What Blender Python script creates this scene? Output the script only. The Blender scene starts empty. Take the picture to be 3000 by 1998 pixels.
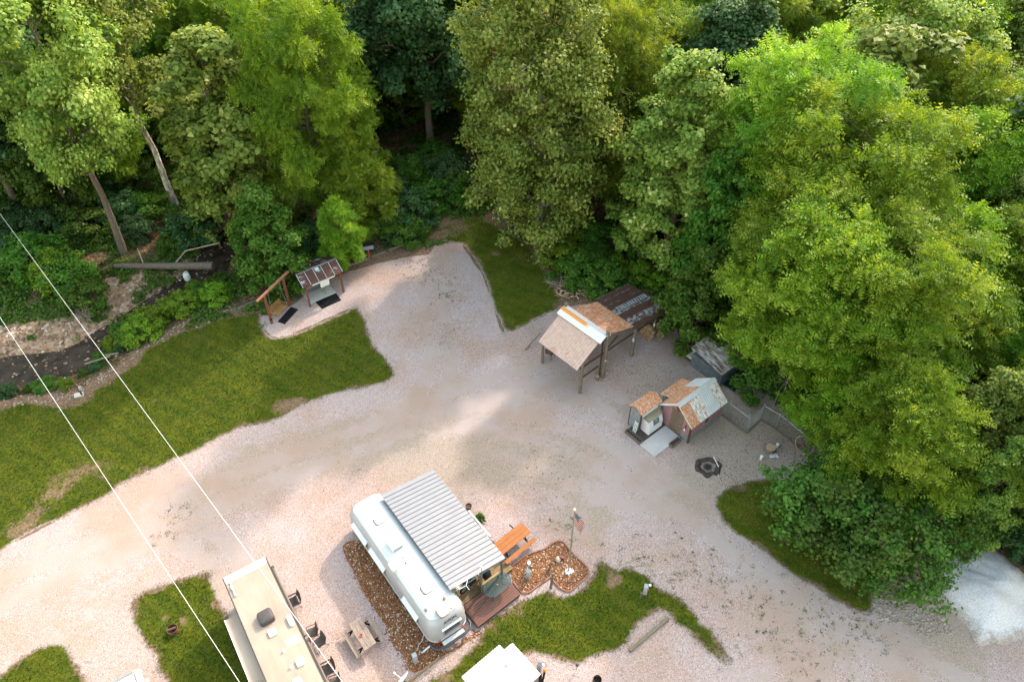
import bpy, math, random
import numpy as np
from mathutils import Vector, Matrix, noise
from mathutils.geometry import delaunay_2d_cdt
C = bpy.context.scene.collection
S = bpy.context.scene
R = math.radians
rnd = random.Random(7)

# ------------------------------------------------------------------ camera
CAM_H = 42.0
F_PX = 2266.0
PITCH = math.pi/2 - math.atan2(3334-999, F_PX)
cd = bpy.data.cameras.new('camera'); cam = bpy.data.objects.new('camera', cd); C.objects.link(cam)
cam.location = (0, 0, CAM_H); cam.rotation_euler = (math.pi/2 - PITCH, 0, 0)
cd.sensor_width = 36; cd.lens = F_PX/3000*36; cd.clip_start = 0.5; cd.clip_end = 3000
S.camera = cam

# ------------------------------------------------------------------ sky and sun
SUN_EL, SUN_AZ = 35.0, 56.0          # azimuth counted from +X towards +Y
w = bpy.data.worlds.new('World'); S.world = w; w.use_nodes = True
nt = w.node_tree; bg = nt.nodes['Background']
sky = nt.nodes.new('ShaderNodeTexSky'); sky.sky_type = 'NISHITA'; sky.sun_disc = False
sky.sun_elevation = R(SUN_EL); sky.sun_rotation = R(90-SUN_AZ); sky.air_density = 2.5; sky.dust_density = 2.6; sky.ozone_density = 0.0
nt.links.new(sky.outputs[0], bg.inputs[0]); bg.inputs[1].default_value = 0.15
sl = bpy.data.lights.new('sun', 'SUN'); so = bpy.data.objects.new('sun', sl); C.objects.link(so)
sl.energy = 1.35; sl.angle = R(2.0); sl.color = (1.0, 0.91, 0.80)
sd = Vector((math.cos(R(SUN_EL))*math.cos(R(SUN_AZ)), math.cos(R(SUN_EL))*math.sin(R(SUN_AZ)), math.sin(R(SUN_EL))))
so.rotation_euler = sd.to_track_quat('Z', 'Y').to_euler(); so.location = (30, 60, 80)
S.view_settings.view_transform = 'Standard'; S.view_settings.look = 'None'
S.view_settings.gamma = 1; S.view_settings.exposure = 2.08
S.cycles.max_bounces = 8; S.cycles.transparent_max_bounces = 12; S.cycles.use_denoising = True

# ------------------------------------------------------------------ measured points: photograph -> ground plane (metres)
_fw = np.array([0, math.cos(PITCH), -math.sin(PITCH)]); _up = np.array([0, math.sin(PITCH), math.cos(PITCH)]); _rt = np.array([1.0, 0, 0])
def P(x, y, z=0.0):
    d = _fw*F_PX + _rt*(x-1500) - _up*(y-999)
    return Vector(np.array([0, 0, CAM_H]) + d*((z-CAM_H)/d[2]))
def Zf(x0, y0, s): return lambda x, y, z=0.0: P(x0+x/s, y0+y/s, z)
D = Zf(0, 0, .78467); z1 = Zf(950, 1300, 2.2457); z2 = Zf(550, 1550, 3.5); z3 = Zf(700, 700, 4.282); z4 = Zf(1480, 800, 3.92)
z5 = Zf(1800, 1000, 3.485); z6 = Zf(1350, 1450, 2.7706); s5 = Zf(1830, 1120, 6.817); s7 = Zf(2050, 1130, 5.406); s2 = Zf(1250, 1550, 5.226)
s3 = Zf(1100, 1750, 6.323); sf = Zf(1600, 1450, 4.48); si = Zf(760, 740, 7.129); sc = Zf(840, 1780, 7.19); sw = Zf(1350, 1860, 7.85)
sl_ = Zf(0, 600, 2.613); sb = Zf(0, 850, 4.48); sk = Zf(0, 1200, 1.9643); sq = Zf(280, 1880, 11.775); z7 = Zf(2000, 700, 2.24); sr = Zf(2200, 1300, 2.246); sp = Zf(1560, 840, 5.6)
def heading(a, b): return math.atan2(b[1]-a[1], b[0]-a[0])
# ------------------------------------------------------------------ mesh helpers
class MB:
    def __init__(s): s.v = []; s.f = []
    def add(s, vs, fs):
        o = len(s.v); s.v += [tuple(q) for q in vs]; s.f += [tuple(i+o for i in q) for q in fs]; return s
    def box(s, x0, x1, y0, y1, z0, z1):
        return s.add([(x0,y0,z0),(x1,y0,z0),(x1,y1,z0),(x0,y1,z0),(x0,y0,z1),(x1,y0,z1),(x1,y1,z1),(x0,y1,z1)],
                     [(3,2,1,0),(4,5,6,7),(0,1,5,4),(1,2,6,5),(2,3,7,6),(3,0,4,7)])
    def obox(s, c, size, rz=0, rx=0, ry=0):
        m = Matrix.Translation(c) @ Matrix.Rotation(rz,4,'Z') @ Matrix.Rotation(ry,4,'Y') @ Matrix.Rotation(rx,4,'X')
        t = MB().box(-size[0]/2,size[0]/2,-size[1]/2,size[1]/2,-size[2]/2,size[2]/2)
        return s.add([m @ Vector(q) for q in t.v], t.f)
    def beam(s, a, b, wd, ht=None, up=(0,0,1)):
        a = Vector(a); b = Vector(b); ht = ht or wd; d = (b-a).normalized(); u = Vector(up)
        if abs(d.dot(u)) > .98: u = Vector((1,0,0))
        r = d.cross(u).normalized()*wd/2; u = r.cross(d).normalized()*ht/2
        q = [a-r-u, a+r-u, a+r+u, a-r+u, b-r-u, b+r-u, b+r+u, b-r+u]
        return s.add(q, [(0,1,2,3),(7,6,5,4),(0,4,5,1),(1,5,6,2),(2,6,7,3),(3,7,4,0)])
    def tube(s, path, r, n=8, cap=True):
        path = [Vector(p) for p in path]; m = len(path)
        rs = [r]*m if not hasattr(r, '__len__') else list(r)
        vs = []; fs = []; px = None
        for i, p in enumerate(path):
            d = (path[min(i+1,m-1)]-path[max(i-1,0)]).normalized()
            if px is None:
                px = d.orthogonal().normalized()
            else:
                px = (px - d*px.dot(d))
                px = px.normalized() if px.length > 1e-6 else d.orthogonal().normalized()
            py = d.cross(px)
            for k in range(n):
                a = 2*math.pi*k/n; vs.append(p + (px*math.cos(a)+py*math.sin(a))*rs[i])
        for i in range(m-1):
            for k in range(n):
                a = i*n+k; b = i*n+(k+1)%n; fs.append((a,b,b+n,a+n))
        if cap:
            fs.append(tuple(range(n-1,-1,-1))); fs.append(tuple((m-1)*n+k for k in range(n)))
        return s.add(vs, fs)
    def cyl(s, a, b, r, r2=None, n=16): return s.tube([a,b],[r, r if r2 is None else r2], n)
    def prism(s, poly, z0, z1):
        n = len(poly); vs = [(p[0],p[1],z0) for p in poly]+[(p[0],p[1],z1) for p in poly]
        fs = [tuple(range(n-1,-1,-1)), tuple(range(n,2*n))]+[(i,(i+1)%n,n+(i+1)%n,n+i) for i in range(n)]
        return s.add(vs, fs)
    def lathe(s, prof, c=(0,0,0), n=20, sx=1, sy=1, rz=0):
        m = len(prof); vs = []; fs = []
        for r_, z in prof:
            for k in range(n):
                a = 2*math.pi*k/n; x = r_*math.cos(a)*sx; y = r_*math.sin(a)*sy
                vs.append((c[0]+x*math.cos(rz)-y*math.sin(rz), c[1]+x*math.sin(rz)+y*math.cos(rz), c[2]+z))
        for i in range(m-1):
            for k in range(n):
                a = i*n+k; b = i*n+(k+1)%n; fs.append((a,b,b+n,a+n))
        fs.append(tuple(range(n-1,-1,-1))); fs.append(tuple((m-1)*n+k for k in range(n)))
        return s.add(vs, fs)
    def slab(s, a, b, c, d, t=.03):
        a,b,c,d = map(Vector,(a,b,c,d)); nn = (b-a).cross(d-a).normalized()*t
        return s.add([a-nn,b-nn,c-nn,d-nn,a,b,c,d],[(3,2,1,0),(4,5,6,7),(0,1,5,4),(1,2,6,5),(2,3,7,6),(3,0,4,7)])
    def corr(s, o, u, v, pitch=.1, depth=.02, ribs=False):
        """corrugated sheet: o corner, u across the flutes, v along the flutes"""
        o = Vector(o); u = Vector(u); v = Vector(v); nn = u.cross(v).normalized()
        if nn.z < 0: nn = -nn
        L = u.length; vs = []; prof = []
        if ribs:
            k = max(1, round(L/pitch)); p = L/k
            for i in range(k):
                x = i*p; prof += [(x,0),(x+.012,depth),(x+.04,depth),(x+.055,0)]
            prof.append((L,0))
        else:
            k = max(4, int(L/pitch*4)); prof = [(L*i/k, depth*.5*(1+math.sin(2*math.pi*i/4))) for i in range(k+1)]
        nu = u.normalized(); m = len(prof); fs = []
        for j in (0,1):
            for x, h in prof: vs.append(o + nu*x + v*j + nn*h)
        for i in range(m-1): fs.append((i,i+1,m+i+1,m+i))
        lo = len(vs)
        for j in (0,1):
            for x, h in prof: vs.append(o + nu*x + v*j + nn*(h-.012))
        for i in range(m-1): fs.append((lo+m+i,lo+m+i+1,lo+i+1,lo+i))
        for i in range(m-1):
            fs.append((i,lo+i,lo+i+1,i+1)); fs.append((m+i,m+i+1,lo+m+i+1,lo+m+i))
        fs.append((0,m,lo+m,lo)); fs.append((m-1,lo+m-1,lo+2*m-1,2*m-1))
        return s.add(vs, fs)
    def build(s, name, mat, parent=None, smooth=None, bevel=0):
        me = bpy.data.meshes.new(name); me.from_pydata(s.v, [], s.f)
        if mat: me.materials.append(mat)
        if smooth is not None:
            me.polygons.foreach_set('use_smooth', [True]*len(me.polygons)); me.update()
            me.set_sharp_from_angle(angle=R(smooth))
        me.update()
        o = bpy.data.objects.new(name, me); C.objects.link(o)
        if parent is not None: o.parent = parent
        if bevel:
            b = o.modifiers.new('bevel','BEVEL'); b.width = bevel; b.segments = 2; b.limit_method = 'ANGLE'
        return o

def tag(o, label=None, cat=None, group=None, kind=None):
    if label: o['label'] = label
    if cat: o['category'] = cat
    if group: o['group'] = group
    if kind: o['kind'] = kind
    return o
def thing(name, label, cat, loc=(0,0,0), rz=0.0, group=None):
    o = bpy.data.objects.new(name, None); C.objects.link(o); o.location = loc; o.rotation_euler = (0,0,rz)
    o.empty_display_size = .2
    return tag(o, label, cat, group)
def local(t, p):
    p = Vector(p)-Vector(t.location); a = -t.rotation_euler.z
    return Vector((p.x*math.cos(a)-p.y*math.sin(a), p.x*math.sin(a)+p.y*math.cos(a), p.z))
def dup(root, loc, rz, label=None, group=None, scale=None):
    r = root.copy(); C.objects.link(r); r.location = loc; r.rotation_euler = (0,0,rz)
    if scale is not None: r.scale = scale
    if label: r['label'] = label
    if group: r['group'] = group
    for ch in list(root.children):
        c = ch.copy(); C.objects.link(c); c.parent = r
        for g in list(ch.children):
            d = g.copy(); C.objects.link(d); d.parent = c
    return r
def np_mesh(name, V, F, mat, parent=None, attr=None, smooth=False):
    me = bpy.data.meshes.new(name); n = len(V); m, k = F.shape
    me.vertices.add(n); me.vertices.foreach_set('co', V.astype(np.float32).ravel())
    me.loops.add(m*k); me.loops.foreach_set('vertex_index', F.astype(np.int32).ravel())
    me.polygons.add(m); me.polygons.foreach_set('loop_start', np.arange(0,m*k,k,dtype=np.int32))
    if smooth: me.polygons.foreach_set('use_smooth', np.ones(m,dtype=bool))
    for an, av in (attr or {}).items():
        a = me.attributes.new(an, 'FLOAT', 'POINT'); a.data.foreach_set('value', np.asarray(av,dtype=np.float32))
    me.update(); me.validate()
    if mat: me.materials.append(mat)
    o = bpy.data.objects.new(name, me); C.objects.link(o)
    if parent is not None: o.parent = parent
    return o
def text(name, body, size, loc, rot, mat, parent, extrude=.006):
    cu = bpy.data.curves.new(name, 'FONT'); cu.body = body; cu.size = size; cu.extrude = extrude; cu.align_x = 'CENTER'; cu.align_y = 'CENTER'
    tmp = bpy.data.objects.new(name+'_tmp', cu); C.objects.link(tmp)
    dg = bpy.context.evaluated_depsgraph_get(); me = bpy.data.meshes.new_from_object(tmp.evaluated_get(dg))
    C.objects.unlink(tmp); bpy.data.objects.remove(tmp)
    me.materials.clear(); me.materials.append(mat)
    o = bpy.data.objects.new(name, me); C.objects.link(o); o.parent = parent; o.location = loc; o.rotation_euler = rot
    return o

# ------------------------------------------------------------------ material helpers
class NT:
    def __init__(s, name):
        s.m = bpy.data.materials.new(name); s.m.use_nodes = True; s.t = s.m.node_tree; s.b = s.t.nodes['Principled BSDF']
        s.out = s.t.nodes['Material Output']
    def n(s, ty, **kw):
        o = s.t.nodes.new(ty)
        for k, v in kw.items(): setattr(o, k, v)
        return o
    def l(s, a, b): s.t.links.new(a, b)
    def coord(s, scale=(1,1,1), kind='Object'):
        if not hasattr(s, '_tc'): s._tc = s.n('ShaderNodeTexCoord')
        mp = s.n('ShaderNodeMapping'); mp.inputs['Scale'].default_value = scale; s.l(s._tc.outputs[kind], mp.inputs[0]); return mp.outputs[0]
    def noise(s, scale, detail=4, rough=.55, vec=None, dist=0):
        o = s.n('ShaderNodeTexNoise'); o.inputs['Scale'].default_value = scale; o.inputs['Detail'].default_value = detail
        o.inputs['Roughness'].default_value = rough; o.inputs['Distortion'].default_value = dist
        s.l(vec if vec is not None else s.coord(), o.inputs['Vector']); return o.outputs['Fac']
    def voro(s, scale, vec=None, out='Color', rand=1.0):
        o = s.n('ShaderNodeTexVoronoi'); o.inputs['Scale'].default_value = scale; o.inputs['Randomness'].default_value = rand
        s.l(vec if vec is not None else s.coord(), o.inputs['Vector']); return o.outputs[out]
    def ramp(s, fac, stops, interp='LINEAR'):
        o = s.n('ShaderNodeValToRGB'); o.color_ramp.interpolation = interp; e = o.color_ramp.elements
        while len(e) < len(stops): e.new(.5)
        for i, (p, c) in enumerate(stops):
            e[i].position = p; e[i].color = (c,c,c,1) if not hasattr(c,'__len__') else (*c,1)
        s.l(fac, o.inputs[0]); return o.outputs[0]
    def mix(s, fac, a, b, mode='MIX'):
        o = s.n('ShaderNodeMix'); o.data_type = 'RGBA'; o.blend_type = mode
        for sock, v in ((o.inputs[0],fac),(o.inputs[6],a),(o.inputs[7],b)):
            if hasattr(v,'is_linked'): s.l(v, sock)
            elif hasattr(v,'__len__'): sock.default_value = (*v,1)
            else: sock.default_value = v
        return o.outputs[2]
    def math(s, op, a, b=0.0, clamp=False):
        o = s.n('ShaderNodeMath'); o.operation = op; o.use_clamp = clamp
        for sock, v in ((o.inputs[0],a),(o.inputs[1],b)):
            if hasattr(v,'is_linked'): s.l(v, sock)
            else: sock.default_value = v
        return o.outputs[0]
    def attr(s, name):
        o = s.n('ShaderNodeAttribute'); o.attribute_name = name; return o.outputs['Fac']
    def bump(s, h, strength=.4, dist=.02):
        o = s.n('ShaderNodeBump'); o.inputs['Strength'].default_value = strength; o.inputs['Distance'].default_value = dist
        s.l(h, o.inputs['Height']); s.l(o.outputs[0], s.b.inputs['Normal'])
    def fin(s, col=None, rough=.8, metal=0.0, spec=None):
        if col is not None:
            if hasattr(col,'is_linked'): s.l(col, s.b.inputs['Base Color'])
            else: s.b.inputs['Base Color'].default_value = (*col,1)
        if hasattr(rough,'is_linked'): s.l(rough, s.b.inputs['Roughness'])
        else: s.b.inputs['Roughness'].default_value = rough
        if hasattr(metal,'is_linked'): s.l(metal, s.b.inputs['Metallic'])
        else: s.b.inputs['Metallic'].default_value = metal
        if spec is not None: s.b.inputs['Specular IOR Level'].default_value = spec
        return s.m
def simple(name, a, b=None, scale=3, rough=.6, metal=0.0, stretch=(1,1,1), bump=0, lo=.35, hi=.68, spec=None):
    t = NT(name); b = b or tuple(x*.8 for x in a); v = t.coord(stretch)
    f = t.noise(scale, 6, .6, v); col = t.ramp(f, [(lo,b),(hi,a)])
    if bump: t.bump(f, bump, .02)
    return t.fin(col, rough, metal, spec)
def rusty(name, metal_c, rust1, rust2, amount=.5, along=(1,1,1), scale=2.2, soft=.06):
    """weathered sheet: rust over metal; 'along' stretches the stains along the sheet"""
    t = NT(name); v = t.coord(along); f = t.noise(scale, 8, .62, v); g = t.noise(scale*3.1, 6, .7, v)
    k = t.math('ADD', t.math('MULTIPLY', f, .7), t.math('MULTIPLY', g, .3))
    cen_ = .5+(.5-amount)*.42; mask = t.ramp(k, [(cen_-soft, 0.0),(cen_+soft, 1.0)])
    rust = t.mix(t.ramp(t.noise(scale*2, 6, .7, v), [(.35,0.0),(.65,1.0)]), rust1, rust2)
    base = t.mix(t.ramp(g, [(.4,0.0),(.6,1.0)]), metal_c, tuple(c*.82 for c in metal_c))
    return t.fin(t.mix(mask, base, rust), .7, 0.0, .3)
def wood(name, a, b, along=(1,6,6), rough=.8, scale=3):
    t = NT(name); v = t.coord(along); f = t.noise(scale, 8, .65, v, .4); g = t.noise(1.3, 3, .5, t.coord())
    col = t.mix(t.ramp(f,[(.35,0.0),(.66,1.0)]), b, a); col = t.mix(t.math('MULTIPLY', g, .45), col, tuple(x*.6 for x in b)); t.bump(f, .25, .01)
    return t.fin(col, rough, 0.0, .25)
# ------------------------------------------------------------------ ground, gravel yard, lawns, creek
def catmull(pts, step=.25, closed=True):
    out = []; n = len(pts)
    for i in range(n if closed else n-1):
        p0, p1, p2, p3 = (np.array(pts[(i+k-1) % n] if closed else pts[min(max(i+k-1,0),n-1)], float)[:2] for k in range(4))
        m = max(1, int(np.linalg.norm(p2-p1)/step))
        for j in range(m):
            t = j/m
            out.append(.5*((2*p1)+(-p0+p2)*t+(2*p0-5*p1+4*p2-p3)*t*t+(-p0+3*p1-3*p2+p3)*t**3))
    return np.array(out)
def rag(loop, amp, seed):
    n = len(loop); out = []
    for i in range(n):
        d = loop[(i+1)%n]-loop[i-1]; nn = np.array([-d[1],d[0]]); nn /= (np.linalg.norm(nn)+1e-9); x, y = loop[i]
        a = noise.noise(Vector((x*.55,y*.55,seed)))*.9 + noise.noise(Vector((x*1.9,y*1.9,seed+5)))*.6 + noise.noise(Vector((x*6,y*6,seed+9)))*.4
        out.append(loop[i]+nn*a*amp)
    return np.array(out)
def pip(P_, loop):
    x, y = P_[:,0], P_[:,1]; ins = np.zeros(len(P_), bool); j = len(loop)-1
    for i in range(len(loop)):
        xi, yi = loop[i]; xj, yj = loop[j]
        if yi != yj:
            c = ((yi > y) != (yj > y)) & (x < (xj-xi)*(y-yi)/(yj-yi)+xi); ins ^= c
        j = i
    return ins
def dist_loop(P_, loop):
    out = np.full(len(P_), 1e9)
    for k in range(0, len(P_), 2000):
        q = P_[k:k+2000]; out[k:k+2000] = np.sqrt(((q[:,None,:]-loop[None])**2).sum(2).min(1))
    return out
CH = catmull([D(*q) for q in [(-420,960),(-240,905),(-120,872),(0,848),(80,840),(150,825),(205,800),(245,772),(300,740),(360,700),(430,655),(480,612),(505,570),(560,520),(640,470)]], .5, False)
CHT = np.gradient(CH, axis=0)
def height(P_):
    P_ = np.atleast_2d(np.asarray(P_, float)); h = np.zeros(len(P_))
    near = (P_[:,0] < 0) & (P_[:,0] > -75) & (P_[:,1] < 85)
    if near.any():
        q = P_[near]; d2 = ((q[:,None,:]-CH[None])**2).sum(2); i = d2.argmin(1); d = np.sqrt(d2.min(1))
        side = CHT[i,0]*(q[:,1]-CH[i,1]) - CHT[i,1]*(q[:,0]-CH[i,0])       # > 0 on the far bank
        W = np.where(side > 0, 10.5, 4.2); t = np.clip(d/W, 0, 1); hh = -1.05*(1-t*t*(3-2*t))
        hh += np.where(side > 0, .22*np.exp(-((d-4.2)/1.7)**2), 0)
        h[near] = hh
    return h
def hz(x, y): return float(height([[x,y]])[0])

GRAVEL = [D(*q) for q in [(-220,1330),(0,1258),(200,1160),(420,1040),(640,950),(800,890),(880,860),(860,790),(820,712),(760,728),(700,756),(640,776),(610,758),(598,742),(602,728),(640,716),(690,690),(730,655),(790,630),(850,612),(900,598),(940,592),(985,585),(996,566),(999,564),(1003,563),(1055,556),(1058,556),(1061,561),(1080,590),(1110,640),(1135,700),(1155,765),(1200,748),(1285,712),(1330,700),(1420,690),(1520,700),(1560,770),(1590,815),(1650,865),(1700,855),(1760,900),(1850,985),(1960,1075),(2060,1150),(2140,1290),(2260,1330),(2420,1370),(2700,1500),(2800,1800),(-300,1800)]]
LAWNS = [
 ('big', [(-160,985),(-60,950),(0,938),(60,925),(150,926),(196,910),(250,872),(310,838),(335,800),(420,762),(500,735),(560,722),(596,714),(600,735),(603,750),(620,770),(645,777),(690,765),(725,746),(790,718),(818,705),(838,735),(860,790),(885,820),(905,845),(912,862),(890,878),(840,893),(790,903),(745,915),(690,935),(640,965),(560,985),(500,1012),(450,1040),(400,1060),(330,1090),(270,1125),(200,1165),(130,1195),(60,1228),(0,1265),(-160,1330)]),
 ('bay', [(1060,562),(1008,556),(985,562),(978,545),(1005,525),(1050,512),(1110,500),(1180,540),(1230,580),(1250,620),(1268,655),(1290,690),(1288,714),(1250,727),(1210,747),(1180,766),(1160,774),(1150,737),(1130,690),(1108,622),(1080,580)]),
 ('right', [(1640,1160),(1655,1132),(1695,1110),(1760,1100),(1850,1120),(1950,1180),(2005,1250),(2012,1330),(2012,1395),(2000,1414),(1960,1400),(1900,1370),(1830,1330),(1760,1275),(1700,1230),(1660,1197)]),
 ('loop', [(295,1395),(300,1375),(350,1350),(420,1325),(480,1310),(490,1340),(512,1390),(530,1420),(560,1480),(600,1560),(640,1640),(400,1640),(375,1568),(345,1500),(315,1460)]),
 ('corner', [(-60,1580),(0,1545),(50,1505),(100,1480),(150,1482),(172,1512),(200,1567),(220,1640),(-60,1680)]),
]
def z6l(q): v = z6(*q); return (v.x, v.y)
LAWNS = [(n, [tuple(D(*q))[:2] for q in l]) for n, l in LAWNS]
LAWNS.append(('center', [z6l(q) for q in [(1145,490),(1180,530),(1265,590),(1340,580),(1420,600),(1505,640),(1600,710),(1740,790),(1850,880),(1920,950),(1960,1010),(2030,1080),(2070,1160),(2120,1210),(2190,1300),(2197,1350),(2160,1377),(2080,1330),(1990,1270),(1900,1180),(1800,1090),(1740,1040),(1690,970),(1640,955),(1530,1020),(1420,1090),(1340,1190),(1240,1270),(1130,1310),(1040,1350),(960,1380),(880,1372),(800,1350),(700,1312),(560,1306),(420,1450),(200,1700),(-330,1700),(-330,1560),(-120,1400),(60,1240),(140,1130),(230,1010),(330,940),(450,860),(560,830),(640,790),(720,770),(800,795),(880,800),(980,740),(1050,670),(1070,600),(1090,540)]]))
def sheet(name, loop, mat, z, step, attrs=None, amp=.1, seed=0, ground=False, edge=.18, extra=None):
    lp = rag(catmull(loop, edge), amp, seed); lo = lp.min(0); hi = lp.max(0)
    g = np.stack(np.meshgrid(np.arange(lo[0],hi[0],step), np.arange(lo[1],hi[1],step)), -1).reshape(-1,2)
    g = g + (np.random.RandomState(3).rand(*g.shape)-.5)*step*.5
    g = g[pip(g, lp)]; g = g[dist_loop(g, lp) > step*.3]
    pts = [Vector(q) for q in lp]+[Vector(q) for q in g]; n = len(lp)
    r = delaunay_2d_cdt(pts, [], [list(range(n))], 0, 1e-4, False)
    V2 = np.array([tuple(q) for q in r[0]]); F = np.array([f for f in r[2] if len(f) == 3]); F = F[pip(V2[F].mean(1), lp)]
    V = np.c_[V2, (height(V2) if ground else 0)+np.full(len(V2), z)]
    at = {'edge': dist_loop(V2, lp)}
    for k, bl in (attrs or {}).items():
        a = np.zeros(len(V2))
        for x, y, r_, s_ in bl: a += s_*np.exp(-((V2[:,0]-x)**2+(V2[:,1]-y)**2)/r_**2)
        at[k] = a
    if extra: at.update(extra(V2))
    o = np_mesh(name, V, F, mat, attr=at)
    return tag(o, kind='structure'), lp

def dblobs(l): return [(D(x,y).x, D(x,y).y, r_, s_) for x, y, r_, s_ in l]
# --- materials of the ground
t = NT('forest floor'); vf = t.coord()
lit = t.ramp(t.voro(7, vf, 'Color'), [(.15,(.035,.022,.013)),(.45,(.10,.055,.03)),(.75,(.19,.105,.06)),(.95,(.30,.19,.12))])
lit = t.mix(t.ramp(t.noise(.35,5,.6,vf),[(.42,0.0),(.6,.75)]), lit, (.03,.05,.014))
st = t.ramp(t.voro(3.4, vf, 'Color'), [(.1,(.13,.075,.045)),(.4,(.25,.155,.10)),(.7,(.35,.235,.165)),(.95,(.45,.36,.29))])
st = t.mix(t.ramp(t.noise(.8,5,.6,vf),[(.4,0.0),(.7,.8)]), st, (.25,.14,.08))
dirt = t.ramp(t.noise(4,8,.7,vf),[(.3,(.085,.050,.031)),(.5,(.155,.096,.063)),(.72,(.26,.18,.13))])
nz = t.noise(1.2,6,.65,vf)
c = t.mix(t.ramp(t.math('ADD',t.attr('dirt'),t.math('MULTIPLY',t.math('SUBTRACT',nz,.5),.9)),[(.35,0.0),(.6,1.0)]), lit, dirt)
c = t.mix(t.ramp(t.math('ADD',t.attr('bar'),t.math('MULTIPLY',t.math('SUBTRACT',nz,.5),1.1)),[(.42,0.0),(.55,1.0)]), c, st)
t.bump(t.voro(5, vf, 'Distance'), .7, .06); M_floor = t.fin(c, .95, 0, .1)

t = NT('crushed limestone'); vf = t.coord()
cell = t.ramp(t.voro(36, vf), [(.05,(0.1749,0.129,0.1187)),(.3,(0.3021,0.2261,0.211)),(.6,(0.3869,0.2911,0.274)),(.9,(0.5512,0.4366,0.4261))])
cell2 = t.ramp(t.voro(17, vf), [(.08,.70),(.25,.95),(.8,1.0),(.97,1.12)])
c = t.mix(1.0, cell, cell2, 'MULTIPLY')
n1 = t.noise(.22,6,.6,vf); n2 = t.noise(1.6,7,.7,vf); n3 = t.noise(.55,5,.6,t.coord((1,1,1)),.6)
fine = t.ramp(t.noise(60,3,.6,vf), [(.3,(0.31,0.2394,0.2165)),(.7,(0.385,0.3002,0.273))])
c = t.mix(t.ramp(t.math('ADD',t.math('ADD',n3,t.attr('fine')),t.math('SUBTRACT',t.math('MULTIPLY',t.attr('track'),.85),.16)),[(.45,0.0),(.62,.85)]), c, fine)
c = t.mix(t.ramp(n1,[(.42,0.0),(.62,.8)]), c, t.mix(1.0, c, (.92,.80,.67), 'MULTIPLY'))
br = t.math('ADD', t.math('ADD', t.math('ADD', t.attr('brown'), -.04), t.math('SUBTRACT', t.math('MULTIPLY', t.attr('between'), .34), t.math('MULTIPLY', t.attr('track'), .16))), t.math('MULTIPLY', t.math('SUBTRACT', n2, .5), 1.5))
c = t.mix(t.ramp(br,[(.27,0.0),(.52,.7),(.85,.9)]), c, t.mix(t.ramp(t.noise(7,8,.75,vf),[(.56,0.0),(.66,.8)]), t.ramp(t.voro(30,vf),[(.1,(.20,.145,.105)),(.5,(.285,.215,.165)),(.9,(.40,.325,.27))]), (.12,.075,.045)))
gr = t.math('ADD', t.attr('grey'), t.math('MULTIPLY', t.math('SUBTRACT', n2, .5), 1.1))
c = t.mix(t.ramp(gr,[(.3,0.0),(.8,.6)]), c, (.185,.16,.155))
wd = t.math('ADD', t.attr('weed'), t.math('MULTIPLY', t.math('SUBTRACT', t.noise(3.2,7,.75,vf), .5), 1.9))
c = t.mix(t.ramp(wd,[(.62,0.0),(.72,.8)]), c, (.16,.145,.055))
t.bump(t.math('ADD', t.voro(24, vf, 'Distance'), t.math('MULTIPLY', t.voro(9, vf, 'Distance'), .7)), .55, .03)
M_gravel = t.fin(c, .9, 0, .2)

t = NT('mown grass'); vf = t.coord()
g1 = t.ramp(t.noise(14,8,.75,vf), [(.28,(0.02051,0.03473,0.001418)),(.5,(0.05785,0.0777,0.003119)),(.72,(0.1261,0.1306,0.007938))])
wv = t.n('ShaderNodeTexWave'); wv.inputs['Scale'].default_value = .28; wv.inputs['Distortion'].default_value = 2.2; wv.inputs['Detail'].default_value = 3; mpw = t.n('ShaderNodeMapping'); mpw.inputs['Rotation'].default_value = (0,0,R(122)); t.l(vf, mpw.inputs[0]); t.l(mpw.outputs[0], wv.inputs[0])
g2 = t.ramp(t.math('ADD', t.math('MULTIPLY', t.noise(.45,5,.6,vf), .8), t.math('MULTIPLY', wv.outputs['Fac'], .2)), [(.32,(.72,.85,.7)),(.66,(1.32,1.16,1.0))]); c = t.mix(1.0, g1, g2, 'MULTIPLY')
c = t.mix(t.ramp(t.noise(1.1,6,.7,vf),[(.52,0.0),(.75,.55)]), c, (.11,.105,.022))
bare = t.ramp(t.noise(5,8,.7,vf),[(.3,(.095,.058,.033)),(.55,(.20,.125,.078)),(.75,(.32,.22,.15))])
nb = t.math('SUBTRACT', t.noise(1.5,7,.72,vf), .5)
eb = t.math('ADD', t.math('SUBTRACT', .62, t.math('MULTIPLY', t.attr('edge'), 1.05)), t.math('MULTIPLY', t.math('SUBTRACT', t.noise(.5,3,.5,vf), .5), 1.3))
k = t.math('ADD', t.math('MAXIMUM', t.attr('bare'), eb), t.math('MULTIPLY', nb, 1.35))
c = t.mix(t.ramp(k,[(.27,0.0),(.47,.92)]), c, bare)
gs = t.ramp(t.voro(30, vf), [(.05,(0.1733,0.131,0.1193)),(.4,(0.3097,0.2364,0.2162)),(.75,(0.3938,0.3024,0.2805)),(.95,(0.525,0.4334,0.4131))])
ge = t.ramp(t.math('ADD', t.attr('edge'), t.math('MULTIPLY', t.math('SUBTRACT', t.noise(4,6,.75,vf), .5), .7)),[(.02,1.0),(.22,0.0)])
c = t.mix(t.math('MULTIPLY', ge, t.attr('gravelly')), c, gs)
t.bump(t.noise(30,5,.8,vf), .8, .05); M_lawn = t.fin(c, .9, 0, .15)

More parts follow.
